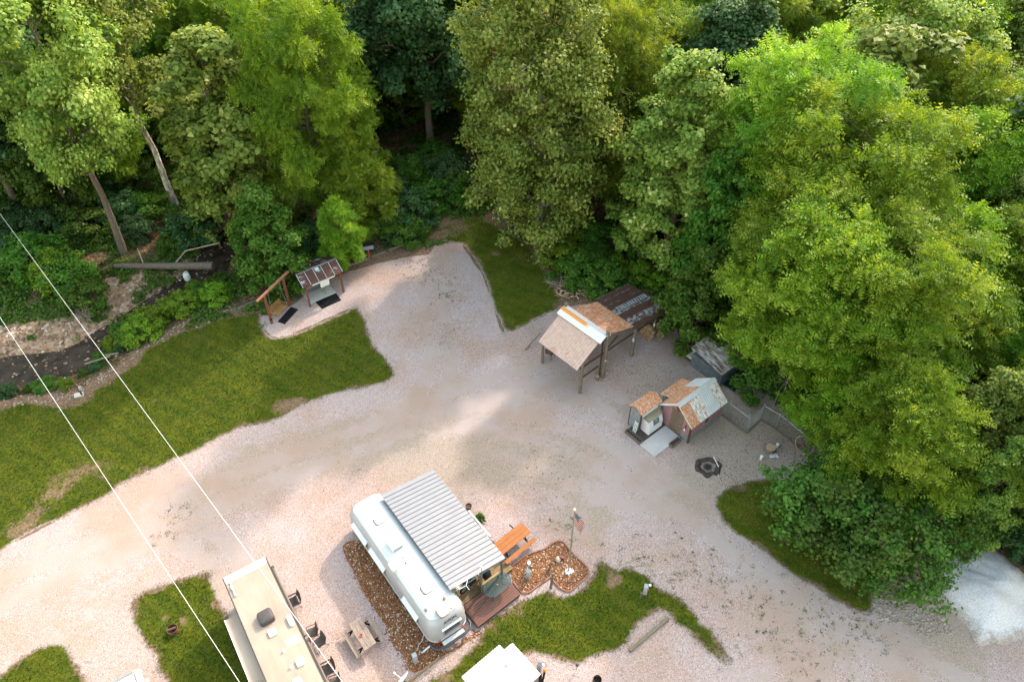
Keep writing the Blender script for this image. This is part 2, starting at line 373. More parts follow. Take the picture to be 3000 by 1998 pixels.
# --- one ground sheet to the horizon (fine where the creek runs)
def axis(a, b, fine, coarse): return sorted(set(np.round(np.concatenate([np.linspace(-900,a,14), np.arange(a,b,fine), np.linspace(b,900,14)]),3)))
gx = np.array(axis(-52, 32, .45, 60)); gy = np.array(sorted(set(np.round(np.concatenate([np.linspace(-300,10,10), np.arange(10,76,.45), np.linspace(76,1400,24)]),3))))
GX, GY = np.meshgrid(gx, gy); GP = np.stack([GX,GY],-1).reshape(-1,2); GH = height(GP)
nx, ny = len(gx), len(gy); idx = np.arange(nx*ny).reshape(ny,nx)
GF = np.stack([idx[:-1,:-1],idx[:-1,1:],idx[1:,1:],idx[1:,:-1]],-1).reshape(-1,4)
bar = np.zeros(len(GP)); dirt_ = np.zeros(len(GP))
nr = (np.abs(GP[:,0]) < 60) & (GP[:,1] < 80) & (GP[:,1] > 5)
q = GP[nr]; d2 = ((q[:,None,:]-CH[None])**2).sum(2); i_ = d2.argmin(1); dd = np.sqrt(d2.min(1)); sd_ = CHT[i_,0]*(q[:,1]-CH[i_,1])-CHT[i_,1]*(q[:,0]-CH[i_,0])
lim = np.interp(CH[i_,0], [-60,-44,-32,-27,-24,-20], [6.5,6.5,6.0,4.6,2.2,0])
bar[nr] = np.where(sd_ > 0, np.clip(1.15-np.maximum(0,dd-lim)*.5,0,1), np.clip(1-dd*.7,0,1))*(lim > .2)
gl = catmull(GRAVEL, .6); dl = dist_loop(q, gl); dirt_[nr] = np.clip(1-dl/3.2, 0, 1)
for nme, lpts in LAWNS:
    ll = catmull(lpts, .6); dirt_[nr] = np.maximum(dirt_[nr], np.clip(1-dist_loop(q, ll)/2.2, 0, 1))
ground = tag(np_mesh('ground', np.c_[GP, GH], GF, M_floor, attr={'bar':bar,'dirt':dirt_}, smooth=True), kind='structure')
t = NT('creek water'); t.bump(t.noise(7,5,.7,t.coord((1,2.6,1))), .8, .06)
cw = t.ramp(t.noise(.9,5,.6,t.coord()),[(.4,(.022,.014,.009)),(.65,(.055,.038,.028))]); M_water = t.fin(cw, .16, 0, .16)
wl = np.array([(CH[i]+np.array([-CHT[i,1],CHT[i,0]])/np.linalg.norm(CHT[i])*w_) for w_, rng in ((4.4,range(len(CH)-1,-1,-2)),(-2.2,range(0,len(CH),2))) for i in rng])
mw = MB(); n2_ = len(wl)//2
for i in range(n2_-1):
    a_, b_ = wl[n2_-1-i], wl[n2_-2-i]; c_, d_ = wl[n2_+i+1], wl[n2_+i]
    mw.add([(*d_,-.86),(*c_,-.86),(*b_,-.86),(*a_,-.86)],[(0,1,2,3)])
tag(mw.build('creek_water', M_water), kind='structure')

gb = dict(
 brown=dblobs([(1000,1060,3.5,.52),(1150,1080,3,.55),(1300,1060,2.5,.42),(760,1010,2.5,.36),(560,1090,2.5,.3),(900,1090,3,.3),(1330,1190,1.6,.35),(1380,1210,1.4,.35),(1620,1010,2.4,.38),(1520,850,3.5,.28),(1640,940,2.2,.4),(1600,1140,2,.45),(1700,1090,2,.4),(1450,960,1.6,.4),(1230,760,1.8,.45),(640,980,1.6,.35),(430,1180,1.5,.25),(250,1370,1.6,.4),(130,1440,2,.35),(330,1460,1.2,.5),(190,1490,1.2,.5),(2150,1440,2.2,.45),(2210,1480,2,.4),(1500,1560,3,.2),(470,1270,1,.35),(560,1030,1,.3),(1750,1000,2.5,.4),(1620,880,2.6,.4),(1860,985,2.2,.55),(1790,930,2,.5),(1920,1030,2,.55),(1700,1060,3,.35),(1560,960,3,.25),(1500,880,3,.3),(1090,1190,.8,.6)]),
 grey=dblobs([(1030,790,1.6,.42),(1020,730,2,.25),(1080,1150,1.6,.5),(1330,1000,3,.2),(760,1160,3,.15),(1500,1000,3,.18),(1560,1280,3,.15),(880,1100,2,.22),(2080,1400,1.6,.4)]),
 fine=dblobs([(250,1230,5,.22),(500,1120,4,.2),(900,990,4,.18),(1150,970,3,.2),(1400,1080,4,.12),(1750,1380,3,.2),(1900,1500,4,.25),(1700,980,3,.15)]),
 weed=dblobs([(985,640,1.6,.42),(1030,680,1.5,.3),(1550,1310,2.2,.42),(1450,1300,1.8,.4),(1750,1420,2.6,.32),(1650,1320,2,.3),(400,1190,1.2,.3),(1880,1500,2.5,.25),(940,600,1.0,.6),(1300,1210,1,.3),(740,745,.9,.5),(1990,1440,1.2,.45)]))
# wheel tracks: two worn lanes either side of each route, loose stone and dust between them
ROUTES = [[(-80,1395),(150,1300),(380,1195),(620,1085),(820,1010),(1050,965),(1250,985),(1450,1075),(1640,1200),(1830,1345),(2050,1490),(2250,1620)],[(620,1085),(850,1010),(960,940),(1010,840),(1000,720),(990,630)],[(820,1010),(1000,935),(1150,880),(1290,850)],[(1050,965),(1200,930),(1330,900),(1430,940)],[(380,1195),(500,1270),(570,1400),(650,1560)],[(1450,1075),(1330,1150),(1290,1230)],[(1640,1200),(1560,1150),(1420,1130),(1250,1050),(1080,1010)]]
TRK = []; MID = []
for r_ in ROUTES:
    c_ = catmull([tuple(D(*p_))[:2] for p_ in r_], .25, False); g_ = np.gradient(c_, axis=0); g_ /= np.linalg.norm(g_,axis=1)[:,None]+1e-9; n_ = np.c_[-g_[:,1],g_[:,0]]
    wob = np.array([.22*noise.noise(Vector((i*.05,len(r_),3))) for i in range(len(c_))])[:,None]
    for off in (.82,-.82): TRK.append(c_+n_*(off+wob))
    MID.append(c_+n_*wob); MID.append(c_+n_*(1.9+wob)); MID.append(c_-n_*(1.9-wob))
TRK = np.concatenate(TRK); MID = np.concatenate(MID)
def gravel_attrs(V2): return {'track': np.exp(-(dist_loop(V2,TRK[::2])/.36)**2), 'between': np.exp(-(dist_loop(V2,MID[::2])/.42)**2)}
gravel, _ = sheet('gravel_yard', GRAVEL, M_gravel, .004, .32, gb, .16, 1, edge=.3, extra=gravel_attrs)
bares = {
 'big': dblobs([(150,1100,1.3,.34),(210,1075,1.1,.34),(120,1140,1.1,.33),(75,1190,1.1,.32),(270,1080,1.0,.30),(40,1225,1,.5),(650,935,.9,.6),(690,925,.7,.6),(480,795,.35,.6),(190,912,.9,.7),(140,930,1.0,.5),(480,1010,.6,.3),(90,1020,.5,.35),(330,1085,.7,.5),(740,905,.6,.3)]),
 'bay': dblobs([(1000,545,1.6,.55),(1060,520,1.6,.42),(1135,585,.5,.8),(1150,560,.6,.5),(1240,600,1.0,.6),(1110,640,.5,.4),(1280,700,.8,.5)]),
 'right': dblobs([(1800,1230,.6,.55),(1945,1325,.6,.8),(1700,1120,.7,.5),(1990,1380,.7,.3)]),
 'loop': dblobs([(372,1428,.3,.9),(425,1430,.35,.9),(490,1390,.5,.5),(330,1410,.3,.3),(455,1480,.3,.3)]),
 'corner': dblobs([(160,1540,.4,.5),(120,1500,.3,.3)]),
 'center': [(*z6l(q), r_, s_) for q, r_, s_ in [((1240,725),.35,.8),((1290,680),.3,.6),((1210,650),.5,.4),((1060,1110),.4,.25),((440,900),.9,.5),((1600,680),.5,.4),((1230,1020),.4,.3),((250,1060),.6,.5),((-150,1480),.8,.6)]]}
lawn_loops = {}
for i, (nme, lp_) in enumerate(LAWNS):
    lawn_loops[nme] = sheet('lawn', lp_, M_lawn, .009, .5, {'bare': bares[nme]}, .22, 20+i, edge=.12, extra=lambda V2: {'gravelly': np.where(pip(V2,gl)|(dist_loop(V2,gl) < .45), 1.0, 0.0)})[1]
# --- short blades standing over the lawns
t = NT('grass blades'); oi = t.attr('tint'); c = t.ramp(oi, [(0.0,(.021,.035,.002)),(.5,(.061,.079,.005)),(.8,(.122,.130,.011)),(1.0,(.25,.195,.075))])
t.fin(c, .7, 0, .2); M_blade = t.m
rs = np.random.RandomState(5); BV = []; BT = []
for nme, lp_ in lawn_loops.items():
    lo, hi = lp_.min(0), lp_.max(0); n = int((hi-lo).prod()*150); q = lo+rs.rand(n,2)*(hi-lo); q = q[pip(q, lp_)]
    b_ = np.zeros(len(q))
    for x, y, r_, s_ in bares[nme]: b_ += s_*np.exp(-((q[:,0]-x)**2+(q[:,1]-y)**2)/r_**2)
    e_ = np.zeros(len(q)); e_ = np.clip(.72-dist_loop(q, lp_[::2])*1.3, 0, 1)
    keep = rs.rand(len(q)) > np.clip((np.maximum(b_,e_)-.1)*1.6, 0, .97); q = q[keep]; n = len(q)
    cl = np.array([noise.noise(Vector((x*.7,y*.7,3)))+.6*noise.noise(Vector((x*2.6,y*2.6,8))) for x, y in q])
    for _ in range(3):
        a = rs.rand(n)*6.283; ln = .045+.05*rs.rand(n)+.025*np.clip(cl,0,1); tilt = .3+.5*rs.rand(n); b = rs.rand(n)*6.283; o = (rs.rand(n,2)-.5)*.07
        base = np.c_[q+o, np.full(n,.008)]; wv = np.c_[np.cos(b),np.sin(b),np.zeros(n)]*.013
        tip = base+np.c_[np.cos(a)*ln*tilt, np.sin(a)*ln*tilt, ln]
        BV.append(np.stack([base-wv, base+wv, tip],1).reshape(-1,3)); BT.append(np.repeat(np.clip(.45+.5*cl+.30*rs.randn(n),0,1),3))
BV = np.concatenate(BV); BT = np.concatenate(BT)
for nme, lp_ in lawn_loops.items():          # stray tufts thinning out into the gravel
    n = len(lp_); k = rs.randint(0,n,n*5); d_ = np.roll(lp_,-1,0)-lp_; nn = np.c_[-d_[:,1],d_[:,0]]; nn /= np.linalg.norm(nn,axis=1)[:,None]+1e-9
    q = lp_[k]+nn[k]*(rs.exponential(.22,len(k))*rs.choice([-1,1],len(k)))[:,None]+rs.randn(len(k),2)*.05
    q = q[np.array([noise.noise(Vector((x*1.1,y*1.1,30))) for x,y in q]) > -.12]; m_ = len(q); b = rs.rand(m_)*6.283; a = rs.rand(m_)*6.283; ln = .04+.05*rs.rand(m_)
    base = np.c_[q,np.full(m_,.01)]; wv = np.c_[np.cos(b),np.sin(b),np.zeros(m_)]*.016; tip = base+np.c_[np.cos(a)*ln*.7,np.sin(a)*ln*.7,ln]
    BV = np.concatenate([BV, np.stack([base-wv,base+wv,tip],1).reshape(-1,3)]); BT = np.concatenate([BT, np.repeat(np.clip(.6+.3*rs.randn(m_),0,1),3)])
tag(np_mesh('grass', BV, np.arange(len(BV)).reshape(-1,3), M_blade, attr={'tint':BT}), kind='stuff')
# ------------------------------------------------------------------ trees
def leafmat(name, stops, trans, tint_amt=.5, hue0=.502, rough=.6, spec=.14):
    t = NT(name); c = t.ramp(t.attr('tint'), stops)
    oi = t.n('ShaderNodeObjectInfo'); hv = t.n('ShaderNodeHueSaturation'); t.l(c, hv.inputs['Color'])
    t.l(t.math('ADD', hue0, t.math('MULTIPLY', oi.outputs['Random'], .035)), hv.inputs['Hue'])
    t.l(t.math('ADD', 1-tint_amt/2, t.math('MULTIPLY', oi.outputs['Random'], tint_amt)), hv.inputs['Value'])
    t.fin(hv.outputs[0], rough, 0, spec)
    tr = t.n('ShaderNodeBsdfTranslucent'); t.l(t.mix(1.0, hv.outputs[0], trans, 'MULTIPLY'), tr.inputs[0])
    ms = t.n('ShaderNodeAddShader'); t.l(t.b.outputs[0], ms.inputs[0]); t.l(tr.outputs[0], ms.inputs[1]); t.l(ms.outputs[0], t.out.inputs[0])
    return t.m
L_frond = leafmat('bright compound leaves', [(0,(0.05303,0.08974,0.005417)),(.5,(0.1156,0.1571,0.009936)),(.85,(0.1704,0.1982,0.01625)),(1,(0.2367,0.2431,0.0316))], (.90,.85,.40))
L_syc = leafmat('pale broad leaves', [(0,(0.08943,0.1238,0.01904)),(.5,(0.1441,0.1791,0.03115)),(.8,(0.1987,0.2273,0.04759)),(1,(0.3577,0.3483,0.1211))], (.85,.80,.42), hue0=.50)
L_dark = leafmat('dark oak leaves', [(0,(0.02431,0.05232,0.01584)),(.6,(0.04488,0.08298,0.02574)),(1,(0.08415,0.1263,0.0495))], (.7,.8,.5))
L_mid = leafmat('mid green leaves', [(0,(0.03148,0.06369,0.005544)),(.6,(0.05724,0.09354,0.009504)),(1,(0.1002,0.1287,0.02218))], (1.0,1.05,.6))
L_red = leafmat('heart shaped leaves', [(0,(0.03675,0.07197,0.00945)),(.6,(0.06509,0.1065,0.01485)),(1,(0.115,0.1512,0.027))], (.8,.95,.5))
t = NT('brown bark'); v = t.coord((6,6,1.2)); t.bump(t.noise(3,6,.7,v), .5, .04)
B_brown = t.fin(t.ramp(t.noise(2.5,7,.7,v),[(.35,(.07,.05,.04)),(.65,(.19,.15,.125))]), .9, 0, .1)
t = NT('pale mottled bark'); v = t.coord((1.2,1.2,.6)); 
B_pale = t.fin(t.ramp(t.noise(2.2,6,.7,v),[(.36,(.15,.115,.09)),(.5,(.36,.32,.28)),(.62,(.62,.59,.54))]), .85, 0, .1)
t = NT('dead twigs'); DEAD = t.fin(t.ramp(t.noise(3,4,.6,t.coord()),[(.3,(.22,.16,.13)),(.7,(.40,.31,.26))]), .9, 0, .1)

def unit(a): return a/(np.linalg.norm(a,axis=-1,keepdims=True)+1e-9)
def leaves(rs, cen, rad, per, kind, size):
    """leaf-sized faces filling each clump; returns verts, faces, tint"""
    n = len(cen); N = n*per; ci = np.repeat(np.arange(n), per)
    fr_ = kind == 'frond'; sc_ = rs.uniform(.62,1.4,(n,3)); d = np.clip(rs.randn(N,3)*(.42 if fr_ else .50),-1.15,1.15)*sc_[ci]; d[:,2] += .10
    p = cen[ci]+d*rad[ci][:,None]*np.array([1,1,.52 if fr_ else .66]); d = unit(d+rs.randn(N,3)*.1)
    ctr = cen.mean(0); outw = unit(cen-ctr)[ci]
    ct = rs.randn(n)[ci]
    tint = np.clip(.45+.16*ct+.2*rs.randn(N), 0, 1)
    nrm = unit(d*.7+outw*.25+np.array([0,0,.75])+rs.randn(N,3)*.55)
    if kind == 'broad':
        s = size*rs.uniform(.6,1.35,N); a = unit(np.cross(nrm, unit(rs.randn(N,3)))); b = np.cross(nrm, a)
        fold = nrm*(s*.16)[:,None]
        V = np.stack([p-a*(s*.5)[:,None]-fold, p+b*(s*.38)[:,None]+fold*.4, p+a*(s*.55)[:,None]-fold, p-b*(s*.38)[:,None]+fold*.4],1).reshape(-1,3)
        return V, np.arange(N*4).reshape(-1,4), np.repeat(tint,4)
    # compound frond: a drooping row of leaflets
    s = size*rs.uniform(.65,1.3,N); a = unit(d+outw*.4+rs.randn(N,3)*.5+np.array([0,0,.1])); nn = unit(nrm - a*(nrm*a).sum(1)[:,None]); b = np.cross(nn, a)
    Vs = []
    for k, (u, w_) in enumerate(((.12,.16),(.34,.24),(.58,.24),(.80,.17))):
        c0 = p+a*(s*u)[:,None]-nn*(s*.42*u*u)[:,None]; c1 = p+a*(s*(u+.13))[:,None]-nn*(s*.42*(u+.13)**2)[:,None]
        for sg in (-1,1):
            tip = (c0+c1)*.5+b*(sg*s*w_)[:,None]+a*(s*.10)[:,None]-nn*(s*.05)[:,None]
            Vs.append(np.stack([c0,c1,tip],1) if sg > 0 else np.stack([c1,c0,tip],1))
    V = np.stack(Vs,1).reshape(-1,3); return V, np.arange(len(V)).reshape(-1,3), np.repeat(tint, len(Vs)*3)

def grow(seed, H, Rr, zb, kind, nl, per, size, prof=(.5,1.0,.75,.2), lean=(0,0), r0=None, up=.35, clump=1.0, sub=4):
    """trunk with limbs, and clump centres on the limb ends; prof = crown radius at 0, 1/3, 2/3, 1 of the crown's height"""
    rs = np.random.RandomState(seed); tk = MB(); r0 = r0 or H*.013+.05
    zz = np.linspace(0, H*.97, 9); wx = np.cumsum(rs.randn(9))*.010*H; wy = np.cumsum(rs.randn(9))*.010*H; wx -= wx[0]; wy -= wy[0]
    tp = np.c_[wx+lean[0]*zz/H, wy+lean[1]*zz/H, zz]; tk.tube(tp, [max(.02, r0*(1-.93*z/(H*.97))*(1.25 if i == 0 else 1)) for i, z in enumerate(zz)], 9)
    at = lambda z: np.array([np.interp(z,zz,tp[:,0]), np.interp(z,zz,tp[:,1]), z])
    cen = []; rad = []; cr = Rr/4.6*clump
    for i in range(nl):
        f = (i+.5)/nl; f = min(1,max(0,f+rs.uniform(-.5,.5)/nl)); z = H*(zb+(1-zb)*f)
        pr = Rr*np.interp(f,[0,.33,.66,1],prof)*rs.uniform(.72,1.12); az = i*2.399+rs.uniform(-.4,.4)
        end = at(min(z,H*.96)); end = end+np.array([math.cos(az)*pr, math.sin(az)*pr, 0]); end[2] = z
        st = at(max(H*zb*.75, min(z-pr*up, H*.93))); mid = (st+end)/2+np.array([0,0,pr*.10])
        q1 = st*.6+mid*.4+rs.randn(3)*.08*pr; rb = max(.025, r0*.42*(1-.75*f))
        tk.tube([st,q1,mid,end],[rb,rb*.75,rb*.5,.015],5)
        cen.append(end); rad.append(cr*rs.uniform(.75,1.2))
        m = max(1, int(round(sub*pr/Rr+rs.uniform(-.4,.6))))
        for k in range(m):
            u = rs.uniform(.35,.95); b = (mid*(1-u)+end*u) if u > .5 else (q1*(1-u)+mid*u)
            e = b+unit(rs.randn(3)+np.array([math.cos(az)*.5,math.sin(az)*.5,.25]))*cr*rs.uniform(.9,1.9)*np.array([1,1,.8])
            tk.tube([b,e],[rb*.35+.008,.01],4,False); cen.append(e); rad.append(cr*rs.uniform(.6,1.1))
    cen.append(at(H*.97)); rad.append(cr*.8)
    cen = np.array(cen); rad = np.array(rad)
    V, F, T = leaves(rs, cen, rad, per, kind, size)
    return tk, V, F, T
TREEKINDS = {}
def proto(key, bark, leaf, **kw):
    tk, V, F, T = grow(**kw)
    me_t = tk.build('trunk_proto', bark, None, smooth=60); me = me_t.data; bpy.data.objects.remove(me_t); me.name = 'trunk'
    o = np_mesh('crown_proto', V, F, leaf, attr={'tint':T}); mc = o.data; bpy.data.objects.remove(o); mc.name = 'crown'
    TREEKINDS[key] = (me, mc)
proto('sycA', B_brown, L_syc, seed=11, H=24, Rr=5.2, zb=.36, kind='broad', nl=30, per=330, size=.31, clump=1.15, prof=(.45,.9,1.0,.45), up=.5)
proto('sycB', B_pale, L_syc, seed=12, H=24, Rr=4.2, zb=.42, kind='broad', nl=24, per=330, size=.31, clump=1.15, prof=(.35,.9,1.0,.5), up=.6)
proto('sycBig', B_pale, L_syc, seed=13, H=26, Rr=6.1, zb=.07, kind='broad', nl=84, per=260, size=.30, prof=(.72,1.0,.85,.25), r0=.42, up=.3, clump=1.0)
proto('sycCone', B_brown, L_syc, seed=14, H=17, Rr=3.8, zb=.08, kind='broad', nl=40, per=330, size=.30, prof=(.95,1.0,.66,.10), clump=.95)
proto('walA', B_brown, L_frond, seed=21, H=19, Rr=5.3, zb=.16, kind='frond', nl=58, per=120, size=.70, clump=.82, prof=(.5,1.0,1.05,.6), sub=4)
proto('walB', B_brown, L_frond, seed=22, H=17, Rr=5.5, zb=.20, kind='frond', nl=58, per=120, size=.70, clump=.82, prof=(.5,1.0,1.1,.6), sub=4)
proto('walC', B_brown, L_frond, seed=23, H=12, Rr=4.0, zb=.15, kind='frond', nl=44, per=110, size=.64, clump=.85, prof=(.8,1.05,.85,.3), sub=4)
proto('walD', B_brown, L_frond, seed=24, H=15.5, Rr=4.1, zb=.40, kind='frond', nl=44, per=110, size=.68, clump=.85, prof=(.75,1.0,.95,.35), sub=4)
proto('oak', B_brown, L_dark, seed=31, H=24, Rr=6.0, zb=.34, kind='broad', nl=40, per=260, size=.44, prof=(.7,1.0,.85,.3), r0=.45)
proto('midA', B_brown, L_mid, seed=41, H=15, Rr=3.8, zb=.12, kind='broad', nl=36, per=230, size=.36, prof=(.8,1.0,.8,.25))
proto('midB', B_brown, L_mid, seed=42, H=10, Rr=3.2, zb=.08, kind='broad', nl=32, per=220, size=.32, prof=(.85,1.05,.8,.3))
proto('slim', B_brown, L_syc, seed=43, H=16, Rr=2.7, zb=.10, kind='broad', nl=34, per=200, size=.36, prof=(.9,1.0,.8,.3), clump=1.25)
proto('redbud', B_brown, L_red, seed=51, H=5.0, Rr=3.1, zb=.20, kind='broad', nl=26, per=70, size=.21, prof=(.9,1.05,.9,.4), r0=.09, up=.5, sub=4, clump=.95)
proto('shrubA', B_brown, L_mid, seed=61, H=2.4, Rr=1.7, zb=.08, kind='broad', nl=20, per=120, size=.19, prof=(.9,1.0,.8,.4), r0=.04, clump=1.2, sub=2)
proto('shrubB', B_brown, L_frond, seed=62, H=3.2, Rr=2.0, zb=.08, kind='broad', nl=22, per=130, size=.2, prof=(.9,1.0,.8,.4), r0=.05, clump=1.2, sub=2)
proto('shrubC', B_brown, L_dark, seed=63, H=2.8, Rr=1.9, zb=.08, kind='broad', nl=22, per=130, size=.22, prof=(.9,1.0,.8,.4), r0=.05, clump=1.2, sub=2)
HH = dict(sycA=24,sycB=24,sycBig=26,sycCone=17,walA=19,walB=17,walC=12,walD=15.5,oak=24,midA=15,midB=10,slim=16,redbud=5,shrubA=2.4,shrubB=3.2,shrubC=2.8)
NAME = dict(sycA='sycamore_tree',sycB='sycamore_tree',sycBig='sycamore_tree',sycCone='sycamore_tree',walA='walnut_tree',walB='walnut_tree',walC='walnut_tree',walD='walnut_tree',oak='oak_tree',midA='leafy_tree',midB='leafy_tree',slim='slender_tree',redbud='redbud_tree',shrubA='shrub',shrubB='shrub',shrubC='shrub')
placed = []
def tree(key, x, y, label, h=None, group=None, rz=None, wide=1.0, lean=None):
    s_ = (h or HH[key])/HH[key]; rz = rnd.uniform(0,6.28) if rz is None else rz
    o = thing(NAME[key], label, 'shrub' if key.startswith('shrub') else 'tree', (x,y,hz(x,y)-.05), rz, group); o.scale = (s_*wide,s_*wide,s_)
    if lean: o.rotation_euler = (R(lean[0]), R(lean[1]), rz)
    for nm, me in zip(('trunk','crown'), TREEKINDS[key]):
        c_ = bpy.data.objects.new(nm, me); C.objects.link(c_); c_.parent = o
    placed.append((x,y,key)); return o
def tbase(key, dx, dy, label, h=None, **kw): v = D(dx,dy); return tree(key, v.x, v.y, label, h, **kw)
def ttop(key, dx, dy, label, h=None, **kw): v = D(dx,dy,h or HH[key]); return tree(key, v.x, v.y, label, h, **kw)

# --- trees one can tell apart, from left to right
tbase('sycA', 283, 578, 'tall sycamore with a bare brown trunk rising from the creek bank at far left', 25, wide=.84)
tbase('sycB', 402, 470, 'tall thin sycamore with a pale peeling trunk right of the brown trunk', 25, wide=.85)
ttop('slim', 428, 215, 'slim light green tree right of the pale peeling trunk', 13, wide=1.05)
ttop('slim', 425, 40, 'slender pale tree behind the light green slim one', 19, wide=1.1)
ttop('walA', 650, -5, 'big bright green walnut left of the dark oak', 20, wide=.78)
ttop('walC', 800, 315, 'low bright walnut leaning out over the leaf litter left of the central sycamore', 9.5, wide=.95)
ttop('walC', 770, 470, 'small walnut overhanging the rusty roof of the cleaning shelter', 6.5, wide=.75)
ttop('midB', 592, 455, 'dense dark green tree hanging over the porch swing', 8.6, wide=.95)
tbase('oak', 993, 350, 'big dark blue green oak left of the central sycamore', 23)
tbase('sycBig', 1245, 545, 'huge pale sycamore standing behind the small lawn at the centre', 26, wide=.9)
ttop('walA', 1440, 15, 'yellow green feathery tree just right of the central sycamore', 19, wide=.72)
ttop('sycCone', 1610, 130, 'pale grey green conical sycamore behind the open pavilion', 18.5, wide=1.05)
ttop('sycCone', 1520, 235, 'lower pale sycamore right of the central one', 14, wide=.85)
ttop('walA', 1885, 135, 'large bright walnut with a drooping crown above the pavilion roof', 19.5, wide=1.0)
ttop('walB', 2035, 250, 'wide bright walnut in the middle of the right hand wood', 18.5)
ttop('midA', 1715, 330, 'round mid green tree between the conical sycamore and the bright walnut', 14.5, wide=.8)
ttop('midA', 1985, 560, 'darker round tree between two walnuts in the right hand wood', 13, wide=.85)
ttop('midB', 2090, 770, 'small dark tree below the deep green walnut at right', 8.5)
ttop('walB', 1945, 440, 'broad mid green walnut between the pavilion and the right edge', 15.5, wide=1.05)
tbase('walD', 1778, 905, 'walnut whose grey trunk stands at the chain link fence behind the sheds', 15.5)
ttop('walB', 2150, 560, 'large deep green walnut over the dog run at right', 15, wide=1.02)
ttop('walC', 2050, 700, 'lower walnut in front of the deep green one', 11.5)
ttop('walC', 2150, 900, 'bright walnut with low branches above the redbuds', 11, wide=.95)
ttop('midB', 1625, 590, 'dark green tree covering the grey tin shed', 8.2, wide=.92)
ttop('slim', 2083, 72, 'pale pointed treetop poking above the right hand walnuts', 20, wide=1.15)
ttop('walA', 2215, 115, 'round topped yellow green walnut near the upper right corner', 18, wide=.95)
ttop('walB', 2330, 240, 'yellow green walnut at the right edge below the upper corner', 16)
ttop('walC', 2240, 530, 'bright walnut at the right edge halfway down', 13, wide=1.1)
ttop('sycCone', 2360, 385, 'pale leaved sycamore cut by the right edge of the picture', 14, wide=.75)
ttop('sycCone', 2325, 870, 'grey green sycamore at the right edge above the white gravel pile', 11, wide=.85)
ttop('sycCone', 2365, 1020, 'lowest sycamore at the right edge behind the gravel pile', 9, wide=.8)
ttop('redbud', 1935, 1085, 'redbud beside the wagon wheel and tree stump', 5.2, rz=.4)
ttop('redbud', 1985, 1120, 'redbud with its reddish trunk in the right hand lawn', 5.6, rz=2.1, wide=1.05)
ttop('redbud', 2120, 1195, 'redbud reaching over the white gravel pile', 5.0, rz=3.9, wide=1.0)
ttop('redbud', 2235, 1130, 'redbud behind the white gravel pile', 4.6, rz=5.0, wide=.8)
# --- the wood behind: every tree its own, labelled by kind
FILL = {'wal':(('walA','walB'),'one of the bright yellow green walnuts crowded together in the far wood','walnuts of the far wood'),
        'syc':(('sycA','sycCone'),'one of the pale grey green sycamores scattered through the far wood','sycamores of the far wood'),
        'dark':(('oak','midA'),'one of the darker green trees filling the shaded gaps in the far wood','dark trees of the far wood')}
rf = random.Random(4)
def clear(x, y, d): return all((x-a)**2+(y-b)**2 > d*d for a, b, k in placed if not k.startswith('shrub'))
def fill(n, region, d, weights):
    n = int(n*1.35); d *= .86
    c_ = 0; tries = 0
    while c_ < n and tries < n*60:
        tries += 1; x = rf.uniform(region[0],region[1]); y = rf.uniform(region[2],region[3])
        if abs(x) > .72*y+16 or not clear(x, y, d): continue
        k = rf.choices(('wal','syc','dark'), weights)[0]; keys, lb, gp = FILL[k]; key = rf.choice(keys)
        tree(key, x, y, lb, HH[key]*rf.uniform(.72,.98), gp, wide=rf.uniform(.9,1.15)); c_ += 1
fill(9, (-62,-34,56,74), 6.2, (1,2,6)); fill(16, (-75,-18,72,100), 6.4, (4,5,4)); fill(12, (-22,6,72,100), 6.2, (4,3,4))
fill(14, (6,44,62,100), 6.3, (5,3,3)); fill(14, (28,78,48,100), 6.5, (7,2,2)); fill(34, (-110,115,98,150), 7.2, (7,4,2))
fill(6, (30,42,24,46), 6.0, (6,2,1))
# --- shrubs at the wood's edge
def shrubs(l, label, group, keys, h=(1.6,3.4)):
    for dx, dy in l:
        v = D(dx, dy); tree(rnd.choice(keys), v.x, v.y, label, rnd.uniform(*h), group, wide=rnd.uniform(.9,1.3))
shrubs([(1290,610),(1330,640),(1350,600),(1390,660),(1310,570),(1420,620),(1470,640),(1360,560),(1290,540),(1450,580),(1520,660)], 'one of the low bright green shrubs between the small lawn and the firewood', 'shrubs behind the firewood', ('shrubA','shrubB'), (1.2,2.6))
shrubs([(1000,470),(1030,440),(960,430),(1070,460),(1110,430),(900,480),(940,520),(1000,390)], 'one of the dark understorey shrubs left of the central sycamore', 'dark understorey shrubs', ('shrubC','shrubA'), (1.8,3.4))
shrubs([(30,600),(90,620),(20,530),(70,520),(140,540),(120,480),(200,540),(230,490),(180,440),(290,500),(320,540),(350,500),(60,440),(400,560),(440,540),(20,460),(270,440),(100,390),(340,440),(470,500)], 'one of the shaded shrubs crowding the far bank of the creek', 'shrubs on the far creek bank', ('shrubC','shrubA','shrubC'), (1.6,3.2))
shrubs([(165,655),(195,690),(135,650)], 'one of the sunlit bushes at the edge of the creek gravel', 'bushes on the creek gravel', ('shrubB','shrubA'), (2.2,3.2))
shrubs([(215,800),(235,790),(185,850),(215,835),(270,790),(250,760),(225,815),(60,890),(20,900),(100,885),(-30,905)], 'one of the scrappy low plants at the water edge of the creek', 'plants at the creek edge', ('shrubA','shrubC'), (.4,.9))
shrubs([(300,730),(340,735),(290,765),(255,785),(380,715),(420,705),(455,680),(475,650),(440,650),(500,690),(505,640),(325,770)], 'one of the low leafy bushes along the near bank of the creek', 'bushes on the near creek bank', ('shrubA','shrubB'), (.9,1.9))
shrubs([(650,575),(720,560),(760,575),(820,545),(880,540),(860,500),(930,545)], 'one of the dark bushes behind the cleaning shelter', 'bushes behind the shelter', ('shrubC','shrubA'), (1.4,2.6))
